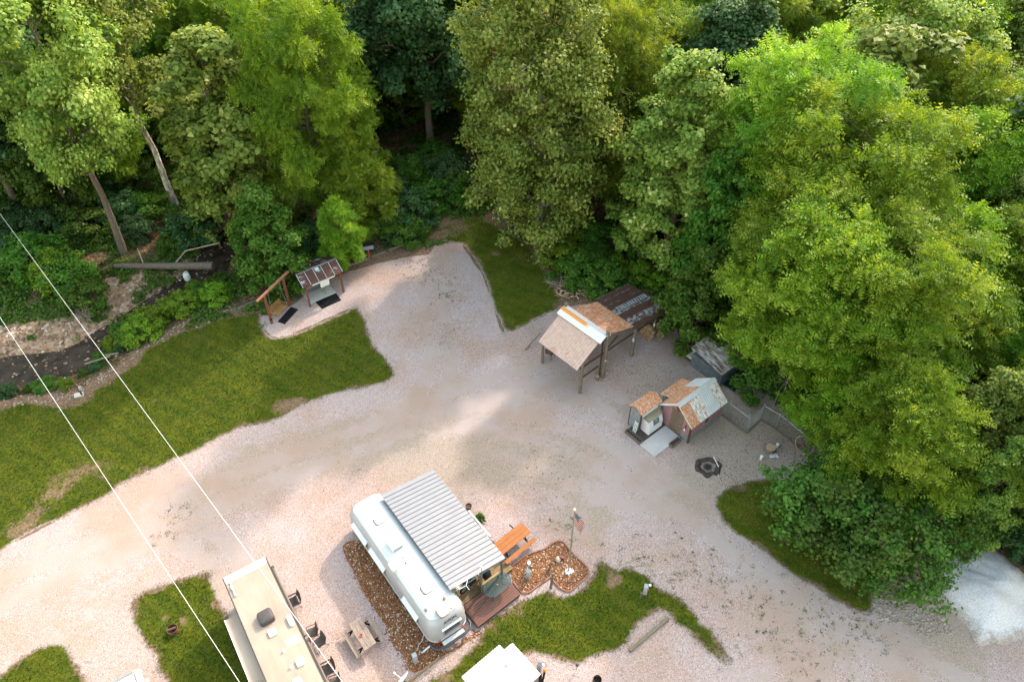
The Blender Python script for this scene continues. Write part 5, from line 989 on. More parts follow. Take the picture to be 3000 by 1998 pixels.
# ------------------------------------------------------------------ picnic tables
def picnic(name, label, loc, rz, L, m_top, m_leg, wtop=.72, benches=(1,1), blen=None, ntop=4):
    t = thing(name, label, 'picnic table', loc, rz); bl = blen or L; bw = wtop/ntop
    for k in range(ntop): MB().box(-L/2+rnd.uniform(-.012,.012),L/2+rnd.uniform(-.012,.012),-wtop/2+k*bw,-wtop/2+(k+1)*bw-.012,.71,.75).build('table_board', m_top, t)
    for s_, on in zip((-1,1),benches):
        if not on: continue
        y = s_*(wtop/2+.38); MB().box(-bl/2,bl/2,y-.13,y+.13,.41,.45).build('bench', m_top, t)
    for x in (-L*.32,L*.32):
        MB().beam((x,-wtop/2+.12,.70),(x,-wtop/2-.28,0),.04,.09).beam((x,wtop/2-.12,.70),(x,wtop/2+.28,0),.04,.09).beam((x-.05,-wtop/2-.52,.385),(x-.05,wtop/2+.52,.385),.04,.09).beam((x,-wtop/2+.02,.68),(x,wtop/2-.02,.68),.04,.06).build('leg_frame', m_leg, t)
    return t
a, b = z1(1190,785,.43), z1(1390,622,.43); hd2 = heading(a,b); tl, tr2 = z1(1180,720,.73), z1(1365,575,.73); tr3 = z1(1290,520,.73)
mid = (tr2+tr3)/2; Lp = 2.44; d = Vector((math.cos(hd2),math.sin(hd2),0)); cpt = mid-d*(Lp/2)
picnic('picnic_table', 'new orange wood picnic table with black legs at the porch roof corner', (cpt.x,cpt.y,0), hd2, Lp, W_new, M_black, (tr2-tr3).length, (1,0), ntop=3)
a, b, c = z1(160,1180,.73), z1(240,1140,.73), z1(265,1355,.73); hd3 = heading(a,c); mid = (a+b)/2; d = Vector((math.cos(hd3),math.sin(hd3),0)); cpt = mid+d*.93
pt = picnic('picnic_table', 'weathered grey picnic table on the gravel between the two long trailers', (cpt.x,cpt.y,0), hd3, 1.86, W_old, M_black, .74, ntop=3)
c = sc(1568,572,.80); sr_ = thing('ashtray', 'round red pot standing on the weathered picnic table', 'pot', (c.x,c.y,.75)); MB().lathe([(.075,0),(.085,.05),(.085,.08),(.065,.082),(.06,.03),(0,.03)],n=16).build('shell', flat('red glaze',(.50,.085,.05),.35), sr_, 40); MB().lathe([(0,.05),(.06,.055)],n=14).build('filling', M_rustmetal, sr_)
# ------------------------------------------------------------------ folding chairs by the tan camper
c = sc(540,510,.45); ch1 = sling_chair('folding_chair', 'upper of the two dark sling chairs side by side at the tan camper', (c.x,c.y,0), R(-65), 'dark chairs along the tan camper')
c = sc(690,715,.45); dup(ch1,(c.x,c.y,0),R(-48),'lower of the two dark sling chairs side by side at the tan camper')
def folded(lab, c, rz):
    t = thing('camp_chair', lab, 'chair', (c.x,c.y,0), rz, 'dark chairs along the tan camper'); V = []; n = 12
    MB().tube([(-.32,-.3,.02),(.30,.25,.50)],.014,5).tube([(.32,-.3,.02),(-.30,.25,.50)],.014,5).tube([(-.32,.3,.02),(.30,-.25,.46)],.014,5).tube([(.32,.3,.02),(-.30,-.25,.46)],.014,5).tube([(-.34,.26,.45),(-.36,.40,.98)],.014,5).tube([(.34,.26,.45),(.36,.40,.98)],.014,5).build('frame', M_frame, t)
    for nm, f in (('seat', lambda u,v: (-.30+.6*u,-.26+.5*v,.46-.08*math.sin(math.pi*u)*(1-.3*v)+.02*math.sin(9*v))),('backrest', lambda u,v: (-.34+.68*u,.24+.15*v-.05*math.sin(math.pi*u)*-1,.48+.48*v+.03*math.sin(math.pi*u)))):
        V = [f(i/n,j/n) for i in range(n+1) for j in range(n+1)]; o = np_mesh(nm, np.array(V), np.array([(i*(n+1)+j,(i+1)*(n+1)+j,(i+1)*(n+1)+j+1,i*(n+1)+j+1) for i in range(n) for j in range(n)]), flat('charcoal canvas',(.045,.038,.036),.8), t, smooth=True)
    for s_ in (-1,1): MB().box(s_*.36-.04,s_*.36+.04,-.28,.28,.60,.62).build('armrest', M_frame, t)
    return t
folded('dark camp chair farthest up along the tan camper, alone', z2(1088,735,.5), R(-58)); folded('dark camp chair below the pair of sling chairs', sc(860,1280,.5), R(-60)); c = sc(1005,1560,.5); dup(ch1,(c.x,c.y,0),R(-70),'brown sling chair lowest along the tan camper, at the bottom edge')
# ------------------------------------------------------------------ flagpole, rock bed and its edging
fb = sf(295,985); fl = thing('flagpole', 'grey flagpole flying a flag in the orange rock bed', 'flagpole', fb); MB().tube([(0,0,0),(0,0,3.2),(0,0,6.3)],[.05,.042,.03],10).build('pole', M_steel, fl, 40); MB().lathe([(0,6.3),(.05,6.33),(.075,6.39),(.05,6.45),(0,6.47)],n=14).build('finial', flat('white ball',(.8,.78,.74),.3), fl, 50)
n, mrow = 26, 18; V = []; UV = []
for i in range(n+1):
    u = i/n
    for j in range(mrow+1):
        v = j/mrow; fold = .10*math.sin(u*9+v*1.2)*u*(.6+.4*v); x = .05+.55*(u**.85)*(1-.25*v)+.02*v; z = 6.15-1.0*v-1.05*u*(.75+.25*v)-.15*u*u; V.append((x*.92+fold*.5,-x*.30+fold,z)); UV.append((u,v))
me = bpy.data.meshes.new('flag'); F = [(i*(mrow+1)+j,(i+1)*(mrow+1)+j,(i+1)*(mrow+1)+j+1,i*(mrow+1)+j+1) for i in range(n) for j in range(mrow)]; me.from_pydata(V,[],F); ul = me.uv_layers.new(name='UVMap')
for l_ in me.loops: ul.data[l_.index].uv = UV[l_.vertex_index]
me.polygons.foreach_set('use_smooth',[True]*len(F)); t = NT('flag cloth'); uvn = t.n('ShaderNodeUVMap'); sx = t.n('ShaderNodeSeparateXYZ'); t.l(uvn.outputs[0], sx.inputs[0]); u_, v_ = sx.outputs[0], sx.outputs[1]
stripe = t.math('LESS_THAN', t.math('FRACT', t.math('MULTIPLY', v_, 6.5)), .5); cw_ = t.mix(stripe, (.48,.44,.44), (.36,.002,.008)); cant = t.math('MULTIPLY', t.math('LESS_THAN', u_, .42), t.math('LESS_THAN', v_, .54))
su = t.math('ABSOLUTE', t.math('SUBTRACT', t.math('FRACT', t.math('MULTIPLY', u_, 14.3)), .5)); sv = t.math('ABSOLUTE', t.math('SUBTRACT', t.math('FRACT', t.math('MULTIPLY', v_, 11.1)), .5)); star = t.math('LESS_THAN', t.math('ADD', su, sv), .30)
t.fin(t.mix(cant, cw_, t.mix(star, (.012,.016,.075), (.55,.54,.56))), .8); me.materials.append(t.m); fo = bpy.data.objects.new('flag', me); C.objects.link(fo); fo.parent = fl
BED = [z6(*q) for q in [(398,600),(440,560),(520,500),(600,465),(680,440),(740,395),(795,374),(830,382),(855,410),(880,445),(920,490),(960,525),(1005,565),(1035,605),(1040,640),(1010,680),(960,720),(915,765),(880,785),(840,780),(800,755),(770,722),(745,690),(735,670),(720,670),(690,695),(650,722),(620,742),(580,775),(550,795),(520,800),(490,790),(455,750),(425,700)]]
STRIP = [z1(*q) for q in [(120,690),(165,640),(260,650),(330,760),(490,975),(630,1150),(760,1300),(800,1360),(880,1330),(975,1255),(1010,1225),(1040,1240),(900,1330),(760,1405),(600,1500),(550,1470),(520,1400),(450,1320),(400,1185),(330,1085),(250,955),(190,830)]]
M_bed = NT('orange rock bed'); v = M_bed.coord(); M_bed.bump(M_bed.voro(13,v,'Distance'),.7,.04); M_bedm = M_bed.fin(M_bed.ramp(M_bed.voro(13,v),[(.1,(.09,.034,.014)),(.45,(.19,.075,.028)),(.85,(.30,.14,.065)),(.99,(.60,.48,.38))]), .85, 0, .25)
t = NT('orange river stones'); M_rock = t.fin(t.ramp(t.attr('tint'),[(0,(.085,.033,.014)),(.35,(.19,.072,.026)),(.62,(.29,.12,.048)),(.88,(.38,.20,.11)),(.94,(.58,.47,.38)),(1,(.70,.63,.57))]), .75, 0, .3)
ico = bpy.data.meshes.new('i'); import bmesh
bm = bmesh.new(); bmesh.ops.create_icosphere(bm, subdivisions=1, radius=1); icoV = np.array([v_.co[:] for v_ in bm.verts]); icoF = np.array([[q.index for q in f.verts] for f in bm.faces]); bm.free(); bpy.data.meshes.remove(ico)
def stones(name, q, zbase, smin, smax, mat, seed, tint=None, flatz=.6):
    rs = np.random.RandomState(seed); n = len(q); s_ = rs.uniform(smin,smax,n); m_ = len(icoV)
    A = icoV[None]*(1+rs.uniform(-.28,.28,(n,m_))[:,:,None])*np.stack([s_*rs.uniform(.75,1.35,n),s_*rs.uniform(.7,1.1,n),s_*flatz*rs.uniform(.7,1.2,n)],-1)[:,None]
    a = rs.rand(n)*6.283; ca, sa = np.cos(a)[:,None], np.sin(a)[:,None]; X = A[:,:,0]*ca-A[:,:,1]*sa; Y = A[:,:,0]*sa+A[:,:,1]*ca
    V = np.stack([X+q[:,0:1], Y+q[:,1:2], A[:,:,2]+(zbase+s_*flatz*.35)[:,None]],-1).reshape(-1,3); F = (icoF[None]+(np.arange(n)*m_)[:,None,None]).reshape(-1,3)
    return tag(np_mesh(name, V, F, mat, attr={'tint':np.repeat(rs.rand(n) if tint is None else tint, m_)}), kind='stuff')
def scatter(loop, per, seed, amp=0):
    lp = np.array([tuple(p)[:2] for p in loop]); rs = np.random.RandomState(seed); lo, hi = lp.min(0), lp.max(0); n = int((hi-lo).prod()*per); q = lo+rs.rand(n,2)*(hi-lo); j = q+rs.randn(n,2)*amp; return q[pip(j, lp)]
for nm, lp_ in (('rock_bed',[tuple(p)[:2] for p in BED]),('rock_strip',[tuple(p)[:2] for p in STRIP])): sheet(nm, lp_, M_bedm, .014, .5, None, .06 if nm == 'rock_strip' else .01, 40, edge=.15)
q = np.concatenate([scatter(BED,270,1), scatter(STRIP,240,2,.12)]); stones('river_stones', q, np.full(len(q),.014), .022, .050, M_rock, 3)
eb_ = catmull([tuple(p)[:2] for p in BED], .19); m = thing('garden_edging', 'scalloped red brick edging around the orange rock bed', 'edging', (eb_[0][0],eb_[0][1],0)); W_br = simple('red brown edging brick',(.30,.13,.085),(.19,.08,.055),6,.85,bump=.2)
px = [tuple(p)[:2] for p in BED]; mb = MB(); cum = 0
for i in range(len(eb_)-4):
    a_ = Vector((*eb_[i],0)); b_ = Vector((*eb_[i+1],0)); d = (b_-a_); 
    if d.length < .03: continue
    c_ = (a_+b_)/2-Vector((eb_[0][0],eb_[0][1],0)); mb.obox((c_.x,c_.y,.05),(d.length-.012,.085,.11+.008*math.sin(i)),math.atan2(d.y,d.x))
mb.build('brick', W_br, m)
c = z6(825,502,.15); fp_ = thing('flower_pot', 'dark red flower pot on the rock bed left of the flagpole', 'pot', (c.x,c.y,.015)); MB().lathe([(.11,0),(.15,.24),(.175,.25),(.175,.30),(.14,.30),(.13,.22),(0,.22)],n=20).build('shell', flat('dark red clay',(.26,.055,.055),.6), fp_, 40); MB().lathe([(0,.235),(.135,.24)],n=16).build('soil', simple('potting soil',(.20,.15,.11),(.08,.055,.04),14,.95), fp_)
c = z6(788,530); bo = thing('boulder', 'rounded tan boulder next to the dark red pot', 'boulder', (c.x,c.y,.02)); MB().lathe([(.12,0),(.17,.05),(.16,.15),(.09,.22),(0,.235)],n=14,sx=1.0,sy=1.2).build('stone', M_stone, bo, 60)
q = np.array([[fb.x+.26*math.cos(a)*rnd.uniform(.2,1), fb.y+.22*math.sin(a)*rnd.uniform(.2,1)-.06] for a in np.arange(0,6.28,.35)]); fw = thing('white_rocks', 'cluster of white rocks around the flagpole foot', 'rocks', (0,0,0)); so_ = stones('rock', q, np.full(len(q),.03), .06,.12, simple('white quartz',(.74,.72,.69),(.60,.57,.54),6,.7), 8); so_.parent = fw; del so_['kind']
def drift(lab, a, b, r, top, nm='driftwood_post'):
    t = thing(nm, lab, 'post', (a.x,a.y,0)); d = b-a; MB().tube([(0,0,0),(d.x*.4+.03,d.y*.4,d.z*.45),(d.x,d.y,d.z)],[r*1.1,r,r*top],9).build('post', W_log, t, 60); return t
b1 = z6(730,750); drift('knotty weathered post standing at the notch of the rock bed', b1, b1+Vector((.05,.05,1.55)), .075, .8); b2 = z6(700,640); drift('forked driftwood post leaning beside the knotty one', b2, b2+Vector((.25,.12,1.15)), .07, .6)
def solar(lab, c, h=.45):
    t = thing('solar_lamp', lab, 'lamp', (c.x,c.y,.01)); MB().cyl((0,0,0),(0,0,h),.014,n=6).build('stake', M_dark, t); MB().lathe([(.02,-.09),(.075,-.05),(.09,0),(.06,.03),(0,.04)],(0,0,h+.08),14).build('head', M_dark, t, 50); return t
solar('black garden lamp in the tip of the rock bed', z6(868,742)); solar('black garden lamp at the gravel edge below the lawn', z6(940,1412))
# ------------------------------------------------------------------ hookup pedestals and other small things
def pedestal(lab, a, hgt=1.0, rz=0, lamp=None, wd=.24, dp=.18):
    t = thing('hookup_pedestal', lab, 'utility box', (a.x,a.y,0), rz); MB().add([(-wd/2,-dp/2,0),(wd/2,-dp/2,0),(wd/2,dp/2,0),(-wd/2,dp/2,0),(-wd/2,-dp/2,hgt*.86),(wd/2,-dp/2,hgt*.86),(wd/2,dp/2,hgt),(-wd/2,dp/2,hgt)],[(3,2,1,0),(4,5,6,7),(0,1,5,4),(1,2,6,5),(2,3,7,6),(3,0,4,7)]).build('cabinet', M_grey, t)
    MB().box(-wd/2+.03,wd/2-.03,-dp/2-.012,-dp/2-.001,hgt*.40,hgt*.82).build('cover', flat('paler grey cover',(.42,.45,.48),.5), t)
    if lamp == 'globe': MB().lathe([(0,0),(.06,.01),(.085,.07),(.06,.14),(0,.16)],(wd/2+.07,0,hgt-.02),14).build('globe_lamp', flat('white globe',(.8,.8,.78),.3), t, 50); MB().beam((wd/2-.01,0,hgt-.05),(wd/2+.1,0,hgt-.03),.03).build('lamp_arm', M_dark, t)
    return t
h1 = pedestal('grey hookup pedestal with a red tap in the centre lawn', z6(1492,800), 1.0, R(-10), 'globe'); MB().box(.10,.16,-.12,-.06,.55,.75).build('red_tag', M_redp, h1)
pedestal('grey hookup pedestal on the gravel beside the bottom white camper', sw(1805,830), .95, R(-30), 'globe'); pedestal('grey hookup pedestal in the rock strip by the long trailer', s3(745,1195), 1.0, R(38)); h4 = pedestal('grey hookup pedestal with a small lantern in the orange rock bed', z6(545,675), .95, R(-25))
c = z6(553,600); la_ = thing('lantern', 'white lit-look lantern box above the rock bed pedestal', 'lantern', (c.x,c.y,.0), R(10)); la_['label'] = 'small square lantern with a white top behind the rock bed pedestal'; MB().box(-.11,.11,-.10,.10,.50,.72).build('case', M_dark, la_); MB().box(-.09,.09,-.105,-.101,.53,.69).box(-.10,.10,-.09,.09,.721,.735).build('panel', M_white, la_); MB().cyl((0,0,0),(0,0,.5),.02).build('stake', M_dark, la_)
c = z6(1453,845); wp_ = thing('water_tap', 'rusty red standing water tap beside the centre lawn pedestal', 'tap', (c.x,c.y,0)); MB().cyl((0,0,0),(0,0,.62),.026).build('riser', M_steel, wp_); MB().box(-.06,.06,-.05,.05,.60,.76).tube([(0,0,.70),(.02,-.12,.70),(.02,-.16,.62)],.02,6).build('valve', M_rustmetal, wp_)
a, b = z6(1370,1262,.1), z6(1685,995,.1); tm = thing('parking_timber', 'grey wheel stop timber at the gravel pad by the centre lawn', 'timber', (a.x,a.y,0), heading(a,b)); MB().box(0,(b-a).length,-.09,.09,0,.18).build('timber', W_timber, tm, bevel=.01)
for p in (.3,(b-a).length-.3): MB().cyl((p,0,.18),(p,0,.19),.012).build('spike', M_rustmetal, tm)
a, b = s3(620,1560,.08), s3(1190,1105,.08); te = thing('edging_timber', 'brown timber edging the rock strip behind the silver trailer bumper', 'timber', (a.x,a.y,0), heading(a,b)); MB().box(-.2,(b-a).length,-.05,.05,0,.12).build('timber', W_deck2, te)
a, b = s3(1030,885,.35), s3(885,1000,.10); dr_ = thing('drain_pipe', 'white drain pipe running from the silver trailer into the rocks', 'pipe', (a.x,a.y,0)); d = b-a; MB().tube([(0,0,.38),(d.x,d.y,.10)],.055,10).build('pipe', M_white, dr_, 50); MB().tube([(d.x,d.y,.10),(d.x*1.25,d.y*1.25,.07)],.07,10).build('coupling', M_steel, dr_, 50)
a, b, c = s3(895,680,.6), s3(800,880,.05), s3(755,975,.6); pc_ = thing('extension_cable', 'white power cord looping from the trailer to its pedestal', 'cord', (b.x,b.y,0)); MB().tube([a-b+Vector((0,0,.05)),Vector((a.x-b.x,a.y-b.y,.2))*.6,(0,0,.06),Vector((c.x-b.x,c.y-b.y,.3))*.6,(c.x-b.x,c.y-b.y,.6)],.016,6).build('cord', M_white, pc_, 60)
# satellite dish at bottom
c = s3(540,1540,.7); sd2 = thing('satellite_dish', 'white satellite dish on a tripod at the bottom edge by the rock strip', 'dish', (c.x,c.y,0), R(60)); MB().lathe([(0,0),(.20,.015),(.36,.06),(.46,.11),(.455,.125),(.35,.08),(.2,.035),(0,.02)],(0,0,0),24).build('dish', flat('dish grey white',(.70,.70,.70),.35), sd2, 40); sd2.children[-1].location = (0,.05,.72); sd2.children[-1].rotation_euler = (R(-62),0,0); MB().beam((0,.02,.70),(0,.62,.92),.035).box(-.05,.05,.58,.68,.90,.98).build('feed_arm', M_white, sd2); MB().tube([(0,0,.7),(.3,.25,0)],.02,6).tube([(0,0,.7),(-.3,.25,0)],.02,6).tube([(0,0,.7),(0,-.35,0)],.02,6).build('tripod', M_dark, sd2)
# fire pits on the lawns
def drum(lab, c, r=.30, h=.36):
    t = thing('fire_drum', lab, 'fire pit', (c.x,c.y,0)); MB().lathe([(r*.96,0),(r,h*.5),(r*.97,h),(r*.91,h),(r*.90,.05),(0,.05)],n=24).build('drum', M_rustmetal, t, 40); MB().lathe([(0,.08),(r*.88,.09)],n=20).build('ash', flat('char',(.015,.013,.012),.95), t); return t
dm = drum('rusty fire drum with a half burnt log in the left lawn loop', sk(1000,1275)); MB().tube([(-.25,-.12,.36),(.22,.05,.40)],.06,8).build('log', wood('charred split log',(.24,.14,.08),(.10,.05,.03)), dm)
drum('fire drum at the bottom edge on the gravel', z6(1106,1510), .24,.3)
c = z1(950,412,.2); fp2 = thing('flower_pot', 'brown flower pot on the gravel beside the porch roof', 'pot', (c.x,c.y,0)); MB().lathe([(.14,0),(.19,.28),(.21,.30),(.18,.30),(.16,.2),(0,.2)],n=20).build('shell', flat('brown clay',(.085,.045,.035),.6), fp2, 40); MB().lathe([(0,.215),(.165,.22)],n=16).build('soil', simple('potting soil2',(.10,.07,.05),(.05,.03,.02),14,.95), fp2)
# orange capped hose by the white camper
a = sw(1930,810,.55); b = sw(1870,1080,.2); ho = thing('sewer_hose', 'black hose with an orange end beside the bottom white camper', 'hose', (b.x,b.y,0)); d = a-b; MB().tube([(-.05,-.3,.06),(0,0,.18),(d.x*.6,d.y*.5,.34),(d.x,d.y,.52)],.06,8).build('hose', M_black, ho, 60); MB().lathe([(0,-.06),(.085,-.04),(.095,.05),(.05,.10),(0,.11)],(d.x,d.y,.55),14).build('cap', M_orangep, ho, 50)
# ------------------------------------------------------------------ cleaning shelter and porch swing
o = z3(895,850); hs = R(36.6); cs = thing('cleaning_shelter', 'open shelter with a dark rusted tin roof on four red posts beside the creek', 'shelter', (o.x,o.y,0), hs); Wc = 3.05; Dp = 2.6
for (x,y,h) in ((0,0,2.12),(Wc,0,2.12),(.0,Dp,1.95),(Wc,Dp,1.95)): MB().beam((x,y,0),(x,y,h),.13).build('post', W_red, cs)
ye, yr, yb2 = -.10, .95, Dp+.35; zr = 2.80; m = MB(); m2 = MB()
for i in range(5):
    x0 = -.22+i*.70; m.slab((x0,ye,2.13),(x0+.69,ye,2.13),(x0+.69,yr,zr),(x0,yr,zr),.02); m.slab((x0,yr,zr),(x0+.69,yr,zr),(x0+.69,yb2,2.0),(x0,yb2,2.0),.02)
    m2.beam((x0+.69,ye,2.145),(x0+.69,yr,zr+.015),.035,.03).beam((x0+.69,yr,zr+.015),(x0+.69,yb2,2.015),.035,.03)
RD2 = rusty('dark brown rusted sheets', (.40,.44,.48), (.085,.033,.022), (.05,.021,.016), .68, (1,1,1), 1.1, .03)
m.build('roof_sheet', RD2, cs); m2.beam((-.23,ye,2.145),(-.23,yr,zr+.015),.035,.03).beam((-.24,yr,zr+.02),(3.30,yr,zr+.02),.12,.03).build('roof_seam', M_steel, cs)
MB().beam((0,.04,2.0),(Wc,.04,2.0),.05,.14).beam((0,yr,2.62),(Wc,yr,2.62),.06,.12).beam((0,Dp-.05,1.9),(Wc,Dp-.05,1.9),.05,.12).build('beam', W_red, cs); MB().box(.55,2.55,-.075,-.055,1.96,2.08).build('white_fascia', M_white, cs)
sg = MB().box(1.22,2.0,-.05,-.03,1.42,1.98).build('sign_board', M_white, cs)
for k, (w_, txt) in enumerate(((.5,''),)): pass
MB().box(.15,2.5,.25,2.2,0,.05).build('slab', M_conc, cs)
tb = thing('cleaning_table', 'grey metal sink table under the rusted shelter roof', 'table', cs.matrix_basis @ Vector((1.05,.85,.05)), hs); MB().box(-.75,.75,-.32,.32,.84,.88).box(-.75,.75,.28,.32,.88,1.05).build('top', M_steel, tb); MB().beam((-.68,-.26,0),(-.68,-.26,.84),.05).beam((.68,-.26,0),(.68,-.26,.84),.05).beam((-.68,.26,0),(-.68,.26,.84),.05).beam((.68,.26,0),(.68,.26,.84),.05).build('leg', M_steel, tb); MB().tube([(.2,.25,.88),(.2,.25,1.1),(.2,.05,1.12),(.2,.02,1.02)],.02,6).build('tap', M_steel, tb)
def mat4(lab, pts, notch=None): 
    c = sum(pts, Vector())/4; t = thing('rubber_mat', lab, 'mat', (c.x,c.y,0)); MB().prism([(p.x-c.x,p.y-c.y) for p in pts],.006,.03).build('mat', simple('black stall mat',(.014,.013,.014),(.008,.008,.009),1.5,.85,spec=.1), t); return t
mat4('black rubber mat in front of the rusted shelter', [z3(q[0],q[1]) for q in ((940,775),(1042,880),(1285,772),(1205,665))]); mat4('black rubber mat in front of the porch swing', [z3(q[0],q[1]) for q in ((485,1040),(575,1072),(745,888),(655,855))])
p0, p1 = z3(415,1060), z3(640,835); fs = thing('swing_frame', 'two red posts carrying a pinkish beam for the porch swing', 'swing frame', (p0.x,p0.y,0), heading(p0,p1)); Ls = (p1-p0).length
b0 = local(fs, z3(225,785,2.95)); b1_ = local(fs, z3(620,405,2.95)); MB().beam((0,0,0),(0,0,2.86),.15).build('post', W_red, fs); MB().beam((Ls,0,0),(Ls,0,2.86),.15).build('post', W_red, fs); MB().beam((b0.x,b0.y,2.94),(b1_.x,b1_.y,2.94),.16,.15).build('beam', W_beam, fs); MB().box(-.09,.09,-.09,.09,.42,.52).build('strap', M_black, fs)
sg_ = thing('porch_swing', 'varnished slatted bench swing hanging on chains from the pinkish beam', 'swing', fs.matrix_basis @ Vector((Ls*.5,.10,0)), heading(p0,p1)); m = MB()
for k in range(6): m.beam((-.72,-.32+.095*k,.46+.004*k),(.72,-.32+.095*k,.46+.004*k),.082,.02)
m.build('seat', W_swing, sg_); m = MB()
for k in range(6): m.beam((-.72,.24+.03*k,.52+.09*k),(.72,.24+.03*k,.52+.09*k),.02,.082)
m.build('backrest', W_swing, sg_); MB().beam((-.72,-.34,.68),(-.72,.26,.70),.07,.03).beam((-.70,-.30,.46),(-.70,-.30,.68),.04).build('armrest', W_swing, sg_); MB().beam((.72,-.34,.68),(.72,.26,.70),.07,.03).beam((.70,-.30,.46),(.70,-.30,.68),.04).build('armrest', W_swing, sg_)
for s_ in (-1,1): MB().tube([(s_*.74,-.30,.68),(s_*.74,-.06,2.0),(s_*.74,-.08,2.88)],.012,5).tube([(s_*.74,.34,.85),(s_*.74,-.06,2.0)],.012,5).build('chain', M_steel, sg_)
# sign on a red post, timbers, boxes along the creek
c = z3(1640,250); sn = thing('sign_post', 'blue and white board sign on a red post at the head of the gravel bay', 'sign', (c.x,c.y,0), R(18)); MB().beam((0,0,0),(0,0,1.05),.08).build('post', M_redp, sn); MB().box(-.05,.05,-.05,.05,.0,.22).build('post_base', W_timber, sn); MB().obox((0,-.02,1.18),(.95,.03,.30),0,R(-35)).build('board', simple('faded blue board',(.13,.17,.30),(.22,.23,.25),3,.8), sn)
def timber(lab, a, b, h=.16, wd=.16): t = thing('landscape_timber', lab, 'timber', (a.x,a.y,0), heading(a,b)); MB().box(0,(b-a).length,-wd/2,wd/2,0,h).build('timber', W_timber, t, bevel=.01)
timber('long mossy timber between the rusted shelter and the red sign post', z3(1310,365), z3(1630,258)); timber('timber lying right of the red sign post', z3(1670,235), z3(1842,170)); timber('farthest timber lying right of the red sign post', z3(1880,150), z3(2060,80)); timber('timber behind the porch swing', z3(430,690), z3(735,565)); timber('timber along the bank left of the porch swing', z3(-10,885), z3(230,780)); timber('bleached board on the bank below the creek bushes', sb(1110,975), sb(1450,870),.06,.14); timber('second bleached board on the bank below the creek bushes', sb(1380,860), sb(1560,830),.06,.14)
pedestal('pale green utility box behind the porch swing', z3(405,680), .55, R(30))
hc = z3(700,740); hk = thing('garden_hose', 'coiled garden hose on the ground between swing and shelter', 'hose', (hc.x,hc.y,0)); MB().tube([(.42*math.cos(a*.3)*(1-.006*a),.40*math.sin(a*.3)*(1-.006*a),.02+.001*a) for a in range(0,48)]+[(.7,.3,.05),(.95,.75,.5)],.016,6).build('hose', flat('grey green hose',(.10,.10,.09),.5), hk, 60)
# power post by the creek bank
c = sb(1090,1395); pp_ = thing('utility_post', 'short dark utility post with a grey meter box on the creek bank', 'utility post', (c.x,c.y,0)); MB().beam((0,0,0),(-.05,.02,1.1),.09).build('post', W_dark, pp_); MB().box(.05,.20,-.09,.09,.72,1.02).build('meter_box', M_grey, pp_)
c = sb(1045,1390); sn2 = thing('concrete_block', 'tilted pale concrete block at the foot of the utility post', 'block', (c.x,c.y,0), R(20)); MB().obox((0,0,.12),(.62,.36,.16),0,R(8)).build('block', M_conc, sn2, bevel=.01)
for i, (px, py, lab) in enumerate(((830,1050,'thin dark stake leaning over the creek water'),(285,1330,'thin dark stake on the leafy bank'))):
    c = sb(px,py); stk = thing('stake', lab, 'stake', (c.x,c.y,hz(c.x,c.y)-.05)); MB().cyl((0,0,0),(-.25,.10,1.2),.03,.02,6).build('stake', W_dark, stk)
# fallen trunk across the creek and a white barrel on it
a, b = sl_(880,470), sl_(1640,490); ft = thing('fallen_trunk', 'big fallen trunk lying across the shaded upper creek', 'fallen tree', (a.x,a.y,hz(a.x,a.y)+.25)); d = b-a; MB().tube([(0,0,0),(d.x*.5,d.y*.5,.15),(d.x,d.y,.3)],[.22,.30,.36],10).build('trunk', B_brown, ft, 60); MB().tube([(d.x*.6,d.y*.6,.25),(d.x*.7,d.y*.7+1.2,.9),(d.x*1.02,d.y+2.2,1.1)],.06,6).tube([(d.x*.3,d.y*.3,.2),(d.x*.2,d.y*.2+1.5,.8)],.05,6).build('limb', DEAD, ft)
c = sl_(1418,520,.9); br_ = thing('barrel', 'dented white barrel caught on the fallen trunk', 'barrel', (c.x,c.y,.15)); MB().lathe([(.24,0),(.28,.2),(.28,.5),(.22,.68),(.1,.72),(0,.72)],n=16).build('shell', flat('dirty white plastic',(.52,.52,.54),.5), br_, 40); MB().lathe([(0,.72),(.12,.725),(.13,.80),(0,.81)],n=12).build('lid', M_stone, br_, 40)
def brush(lab, c, seed, n=60, rad=1.5, h=1.6):
    rs = random.Random(seed); t = thing('brush_pile', lab, 'brush', (c.x,c.y,hz(c.x,c.y))); m = MB()
    for k in range(n):
        a = rs.uniform(0,6.28); r_ = rad*rs.uniform(.5,1.1); e = Vector((math.cos(a)*r_,math.sin(a)*r_,h*rs.uniform(.1,1))); s_ = e*rs.uniform(0,.25); mid = (s_+e)/2+Vector((rs.uniform(-.2,.2),rs.uniform(-.2,.2),.25)); m.tube([s_,mid,e],[.025,.016,.006],4,False)
        for q in range(2): m.tube([mid,mid+Vector((rs.uniform(-.5,.5),rs.uniform(-.5,.5),rs.uniform(0,.5)))],[.012,.004],3,False)
    m.build('twig', DEAD, t)
brush('rounded tangle of bare grey twigs behind the head of the bay', D(955,505), 1); brush('loose bare branches beside the firewood heap', z4(600,150), 2, 26, 1.3, .5); brush('bare twigs below the sunlit creek bushes', sb(1110,330), 3, 40, 1.2, 1.0)
